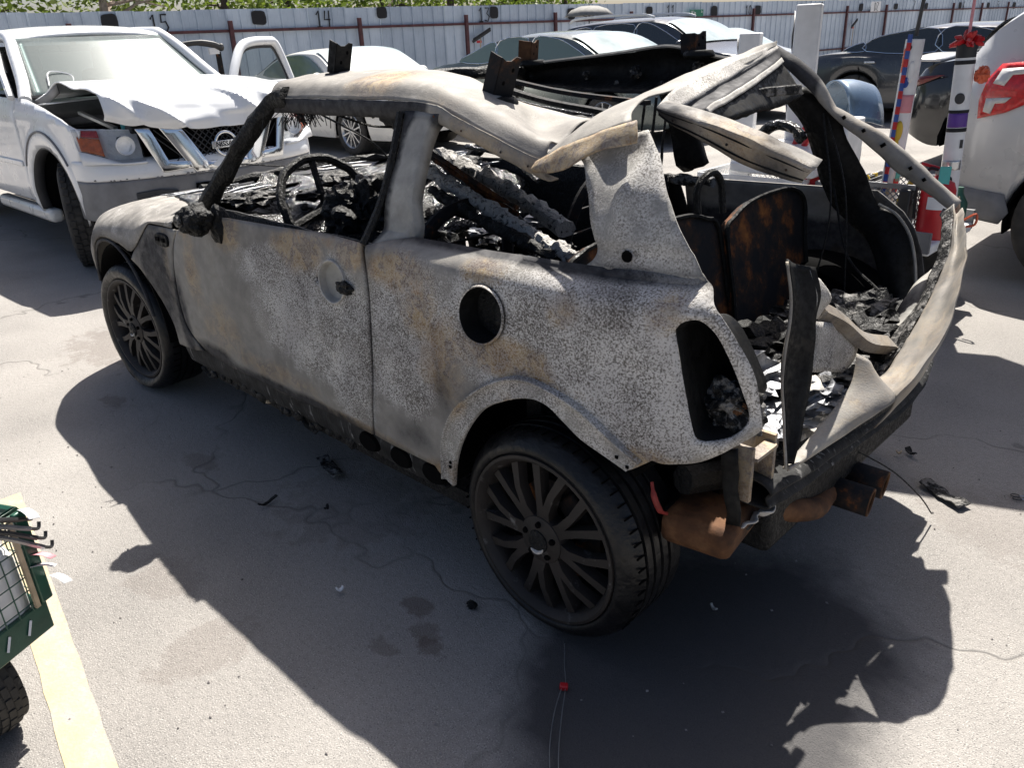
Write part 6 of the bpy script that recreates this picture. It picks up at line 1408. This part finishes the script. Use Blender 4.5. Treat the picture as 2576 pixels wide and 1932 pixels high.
ex_ = thing('fire_extinguisher', 'red fire extinguisher hanging at the right end of the wagon', 'extinguisher', (.12, -2.30, .40))
MB().lathe([(0, 0), (.074, .0), (.078, .01), (.078, .26), (.066, .295), (.03, .315), (.022, .33), (0, .33)], (0, 0, 0), 'z', 28).build('cylinder', 'plastic_red', ex_, angle=50)
MB().lathe([(.0792, .175), (.0792, .235)], (0, 0, 0), 'z', 28, (A0-.6, A0+1.0)).build('label_panel', 'plastic_white', ex_)
MB().box((0, 0, .345), (.05, .03, .03)).build('valve', 'alloy', ex_, bevel=.004); MB().tube([(.0, 0, .36), (.05, .02, .375), (.09, .03, .385)], .008, 6).build('handle', 'plastic_red', ex_); MB().tube(cr([(0, 0, .35), (.05, .03, .36), (.085, .05, .28), (.08, .05, .12)], 5), .008, 6).build('hose', 'black_plastic', ex_)
MB().box((-.03, .05, .33), (.05, .004, .10), Matrix.Rotation(R(30), 3, 'Z')).build('inspection_tag', 'plastic_teal', ex_)
single('black_tool_box', MB().box((.25, -2.27, .53), (.06, .10, .26)), 'black_plastic', 'narrow black box standing left of the fire extinguisher', 'box', bevel=.01)
single('green_bottle', MB().lathe([(0, 0), (.045, 0), (.048, .02), (.048, .15), (.02, .2), (.018, .23), (0, .23)], (.075, -2.48, .42), 'z', 16), 'cart_green', 'dark green bottle right behind the fire extinguisher', 'bottle')
yt = thing('yellow_tools', 'yellow-handled tools sticking out of the wire basket', 'tools', (.36, -2.40, .45)); 
for x, y, a in ((.06, .05, .5), (-.04, .08, -.4), (.10, -.05, .2)): MB().tube([(x, y, 0), (x+a*.05, y, .15), (x+a*.16, y, .24)], .014, 6).build('tool_handle', 'plastic_yellow', yt)
rb = thing('red_bag', 'crumpled red bag behind the lattice crate', 'bag', (.72, -2.35, .43)); blob((0, 0, .13), .13, 71, 4, .3, 2.5, (1.1, .7, 1.0), .15).build('sack', 'plastic_red', rb)
rc = thing('red_clamps', 'pair of red clamp handles leaning on the white boxes', 'clamps', (.90, -2.36, .74))
for x, l_ in ((0, .20), (-.05, .17)): MB().tube([(x+.05, 0, 0), (x, .0, l_*.6), (x-.05, 0, l_)], [.012, .018, .010], 8).build('clamp_handle', 'plastic_red', rc)
wb = thing('white_box', 'white box behind the foam slab on the wagon', 'box', (.82, -2.58, .43)); MB().box((0, 0, .26), (.30, .22, .52)).build('carton', 'plastic_white', wb, bevel=.01)
pb = thing('grey_tray', 'grey tray with a wire grill resting right of the foam slab', 'tray', (.58, -2.42, .44)); MB().box((0, 0, .20), (.30, .34, .04)).build('tray_body', 'grey_plastic', pb, bevel=.01); MB().box((0, 0, .09), (.26, .30, .16)).build('tray_stand', 'dark_plastic', pb)
m = MB()
for k in range(8): m.box((-.13+.037*k, .05, .235), (.006, .2, .02))
m.build('grill', 'dark_plastic', pb)
ar = []
for k in range(15):
    an = R(8+152*k/14); ar.append((.20*math.cos(an)*1.15, .0, .20+.42*math.sin(an)**.7))
ff = thing('loose_bumper', 'blue-grey car bumper cover standing on end behind the wagon', 'bumper', (.95, -3.02, .47), R(-40))
G = [[(q[0], -.16, q[2]) for q in ar], [(q[0]*1.08, -.05, q[2]+.03) for q in ar], [(q[0]*1.08, .06, q[2]+.03) for q in ar]]
patch(G, 3, 2).build('bumper_skin', 'blue_grey_paint', ff, thick=.01); MB().box((0, 0, .1), (.4, .1, .35)).build('bumper_core', 'dark_void', ff); MB().box((0, 0, -.235), (.42, .2, .47)).build('stand', 'dark_plastic', ff)
# small umbrella further back
u2_ = thing('small_umbrella', 'small open grey umbrella on a pole near the fence', 'umbrella', (11.05, -13.15, 0))
rows = []
for r0, z in ((.0, 1.98), (.2, 1.965), (.4, 1.90), (.56, 1.78)): rows.append([(r0*math.cos(2*math.pi*k/12), r0*math.sin(2*math.pi*k/12), z-(.02 if k % 2 and r0 > .5 else 0)) for k in range(13)])
plain('umbrella_cloth', (.20, .195, .185), .8, 0, .2); MB().grid(rows).build('canopy', 'umbrella_cloth', u2_, thick=.002); MB().tube([(0, 0, 0), (0, 0, 2.0)], .012, 6).build('pole', 'dark_plastic', u2_)
for k in range(12):
    a = 2*math.pi*k/12; MB().tube([(0, 0, 1.72), (.38*math.cos(a), .38*math.sin(a), 1.885)], .004, 4).build('rib', 'dark_plastic', u2_)

# ================================================================ GREEN GARDEN CART, lower left corner
gc = thing('garden_cart', 'green mesh-sided garden cart cut off by the lower left edge', 'cart', (.69, 1.712, 0), R(26))
# local: y along the end wall (off frame), x along the long side
Lc, Wc, Z0, Z1 = 1.0, .55, .235, .54
m = MB(); m.box((.0, Wc/2, Z0+.032), (.014, Wc, .075)); m.box((Lc, Wc/2, Z0+.032), (.014, Wc, .075)); m.box((Lc/2, 0, Z0+.032), (Lc-.016, .014, .075)); m.box((Lc/2, Wc, Z0+.032), (Lc-.016, .014, .075))
m.build('base_frame', 'cart_green', gc, bevel=.003)
for x in (0, Lc):
    for y in (0, Wc): MB().box((x, y, (Z0+Z1)/2+.035), (.030, .030, Z1-Z0-.07)).build('corner_post', 'cart_green', gc, bevel=.004)
m = MB(); m.tube([(0, 0, Z1), (0, Wc, Z1), (Lc, Wc, Z1), (Lc, 0, Z1)], .012, 8, closed=True); m.build('top_rail', 'cart_green', gc)
MB().box((Lc/2, Wc/2, Z0), (Lc-.03, Wc-.03, .012)).build('cart_floor', 'cart_green', gc)
m = MB()
for k in range(1, 16):
    y = k*.034; m.tube([(-.006, y, Z0+.06), (-.006, y, Z1)], .0018, 4)
for k in range(1, 29):
    x = k*.034; m.tube([(x, -.006, Z0+.06), (x, -.006, Z1)], .0018, 4)
for k in range(7):
    z = Z0+.085+.034*k; m.tube([(-.008, 0, z), (-.008, Wc, z)], .0018, 4); m.tube([(0, -.008, z), (Lc, -.008, z)], .0018, 4)
m.build('mesh_side', 'cart_green', gc)['kind'] = 'stuff'
MB().box((-.012, .026, (Z0+Z1)/2+.03), (.008, .010, Z1-Z0-.08)).build('edge_strip', 'wood_tan', gc)
for k in range(3): MB().tube([(-.009, .05+.055*k, Z0+.05), (-.010, .065+.055*k, Z0+.02)], .0035, 4).build('frame_slot', 'plastic_white', gc)
for s_ in (.12, Wc-.12):
    for x in (.13, .82):
        w_ = bpy.data.objects.new('wheel', None); C.objects.link(w_); w_.parent = gc; w_.location = (x, s_, .125); w_.rotation_euler = (0, 0, R(-12))
        ty = MB().lathe([(.05, -.045), (.085, -.052), (.112, -.04), (.124, -.015), (.124, .015), (.112, .04), (.085, .052), (.05, .045)], (0, 0, 0), 'y', 32).build('tyre', 'rubber_dusty', w_, angle=60)
        m = MB()
        for k in range(26):
            for j in range(-2, 3):
                an = 2*math.pi*(k+.5*(j % 2))/26; rr2 = .1245-.0032*abs(j)**1.7; m.box((rr2*math.cos(an), j*.017, rr2*math.sin(an)), (.006, .0145, .024), Matrix.Rotation(-an, 3, 'Y'))
        m.build('tread_blocks', 'rubber_dusty', ty, fix=False)['kind'] = 'stuff'
        MB().lathe([(0, -.03), (.05, -.04), (.055, -.02), (.055, .02), (.05, .04), (0, .03)], (0, 0, 0), 'y', 16).build('rim', 'rust_dark', w_)
for x in (.13, .82): MB().tube([(x, .12, .125), (x, Wc-.12, .125)], .012, 6).build('axle', 'dark_plastic', gc); MB().box((x, Wc/2, .175), (.04, .25, .10)).build('axle_block', 'dark_plastic', gc)
jg = thing('white_jug', 'white plastic jug inside the garden cart behind the mesh', 'jug', (.745, 1.835, .245), R(26)); MB().box((0, 0, .115), (.20, .15, .23)).build('jug_body', 'plastic_white', jg, bevel=.04); MB().tube([(0, 0, .22), (0, 0, .255)], .025, 12).build('cap', 'plastic_blue', jg)
cd_ = thing('bungee_cords', 'black and grey bungee cords hooked over the garden cart corner', 'cords', (.69, 1.712, Z1), R(26))
for k in range(4):
    y0 = .03+.012*k
    MB().tube(cr([(.05, .22+.02*k, .004), (.0, .15+.01*k, .022), (-.012, .07, .018-.012*k), (-.014, -.005-.008*k, -.02-.03*k)], 5), .006, 6).build('cord', ['black_plastic', 'grey_plastic', 'dark_plastic', 'wire_grey'][k], cd_)
    MB().tube(cr([(-.014, -.005-.008*k, -.02-.03*k), (-.016, -.022-.008*k, -.03-.03*k), (-.014, -.03-.008*k, -.018-.03*k)], 4), .004, 5).build('hook', 'black_plastic', cd_)
for k, (x, y, z, rz, mt, lab) in enumerate(((.665, 1.690, .535, 10, 'plastic_white', 'white paper tag at the top of the garden cart corner'), (.665, 1.690, .425, 40, 'plastic_pink', 'pink paper tag tied to the garden cart post'), (.665, 1.695, .40, 60, 'plastic_white', 'white paper tag just below the pink one'), (.66, 1.672, .355, 20, 'plastic_white', 'white tag sticking out lowest on the garden cart'))):
    G = [[(-.024+.016*i, -.012+.006*j, .004*math.sin(i*1.1)) for i in range(4)] for j in range(5)]
    o = patch(G, 2, 1).build('paper_tag', mt, None, thick=.0008); o.location = (x, y, z); o.rotation_euler = (R(20), R(-12), R(rz)); tag(o, lab, 'tag', 'paper tags on the garden cart')

# ================================================================ SMALL THINGS ON THE GROUND
def chip(nm, lab, x, y, L, wd, rz, mat, seed, h=.012, grp=None, curl=.02):
    G = [[(L*(i/5-.5), wd*(j/3-.5)*(1-.35*abs(i/5-.5)), .006+curl*((i/5-.5)**2)*2+h*.5*noise.noise(Vector((i*.9, j*1.3, seed)))) for i in range(6)] for j in range(4)]
    o = patch(G, 3, 3, h*.35, 40, seed).build(nm, mat, None, thick=.004); o.location = (x, y, .006); o.rotation_euler = (0, 0, R(rz)); return tag(o, lab, 'debris', grp)
chip('burnt_fragment', 'long scaly burnt plastic piece lying in the sun behind the exhaust', -.565, -.555, .17, .055, 152, 'charred_ash', 3, .02, 'burnt fragments')
chip('burnt_fragment', 'small black twisted fragment in the shadow right of the exhaust', -.385, -.765, .05, .02, 140, 'charred', 5, .015, 'burnt fragments')
chip('burnt_fragment', 'thin dark strip left of the door shadow below the sill', 1.12, .94, .075, .012, 100, 'charred', 6, .01, 'burnt fragments')
chip('burnt_fragment', 'short black sliver on the ground below the middle of the door', .93, .83, .03, .01, 130, 'charred', 7, .006, 'burnt fragments')
chip('pale_chip', 'pale grey chip on the shaded ground left of the rear wheel', .535, 1.05, .024, .012, 70, 'plastic_white', 9, .004, 'pale chips')
chip('pale_chip', 'thin pale sliver on the dark ground right of the rear wheel', -.30, .43, .03, .008, 150, 'ash_pale', 10, .004, 'pale chips')
chip('leaf_scrap', 'small tan scrap left of the black fragment by the exhaust', -.355, -.735, .02, .012, 20, 'wood_tan', 11, .004)
chip('fallen_sill_strip', 'grey fallen trim strip lying under the sill', 1.16, .66, .18, .05, 165, 'charred_ash', 12, .02, 'burnt fragments')
bl_ = blob((.205, .845, .012), .013, 90, 3, .4, 2.4, (1.2, 1, .8), .2).build('char_crumb', 'charred', None); tag(bl_, 'round black crumb left of the rear wheel on the asphalt', 'debris')
# wire loop with a red slider
wt = thing('wire_seal', 'thin wire loop with a red plastic slider in front of the rear wheel', 'wire', (-.18, .90, 0))
MB().tube(cr([(.10, -.115, .004), (.05, -.055, .006), (.0, 0, .010), (-.055, .08, .006), (-.12, .165, .005), (-.19, .24, .005)], 5), .0013, 5).build('wire', 'alloy', wt)
MB().tube(cr([(.006, .006, .010), (-.03, .075, .007), (-.09, .16, .005), (-.17, .245, .005)], 5), .0013, 5).build('wire', 'alloy', wt)
MB().box((.003, .003, .010), (.020, .016, .014), Matrix.Rotation(R(35), 3, 'Z')).build('slider', 'plastic_red', wt, bevel=.003)
# scissors at the right edge
sc_ = thing('scissors', 'small metal scissors handle at the right edge of the sunlit asphalt', 'scissors', (-.735, -.70, .006), R(25))
for k, (x, y) in enumerate(((0, 0), (-.002, .020))):
    MB().tube([(x+.013*math.cos(a), y+.009*math.sin(a), 0) for a in [2*math.pi*i/14 for i in range(14)]], .0018, 5, closed=True).build('finger_ring', 'dark_plastic', sc_)
    MB().tube([(x-.012, y, 0), (x-.07, y*.6+.004, .001)], [.0022, .0012], 5).build('blade', 'alloy', sc_)
peb = MB(); r_ = random.Random(11)
for k in range(420):
    x, y = r_.uniform(-1.0, 3.2), r_.uniform(-1.4, 1.75); s_ = r_.uniform(.0015, .0048)
    mb = [(x+dx*s_*r_.uniform(.7, 1.3), y+dy*s_*r_.uniform(.7, 1.3), .002+dz*s_*.8) for dx, dy, dz in ((1, 0, 0), (-1, 0, 0), (0, 1, 0), (0, -1, 0), (0, 0, 1))]; peb.add(mb, [(0, 2, 4), (2, 1, 4), (1, 3, 4), (3, 0, 4)])
plain('grit', (.22, .20, .19), .9, 0, .6, 3); o = peb.build('grit', 'grit', None, fix=False); o['kind'] = 'stuff'; o['label'] = 'fine grit and crumbs scattered over the asphalt'; o['category'] = 'grit'
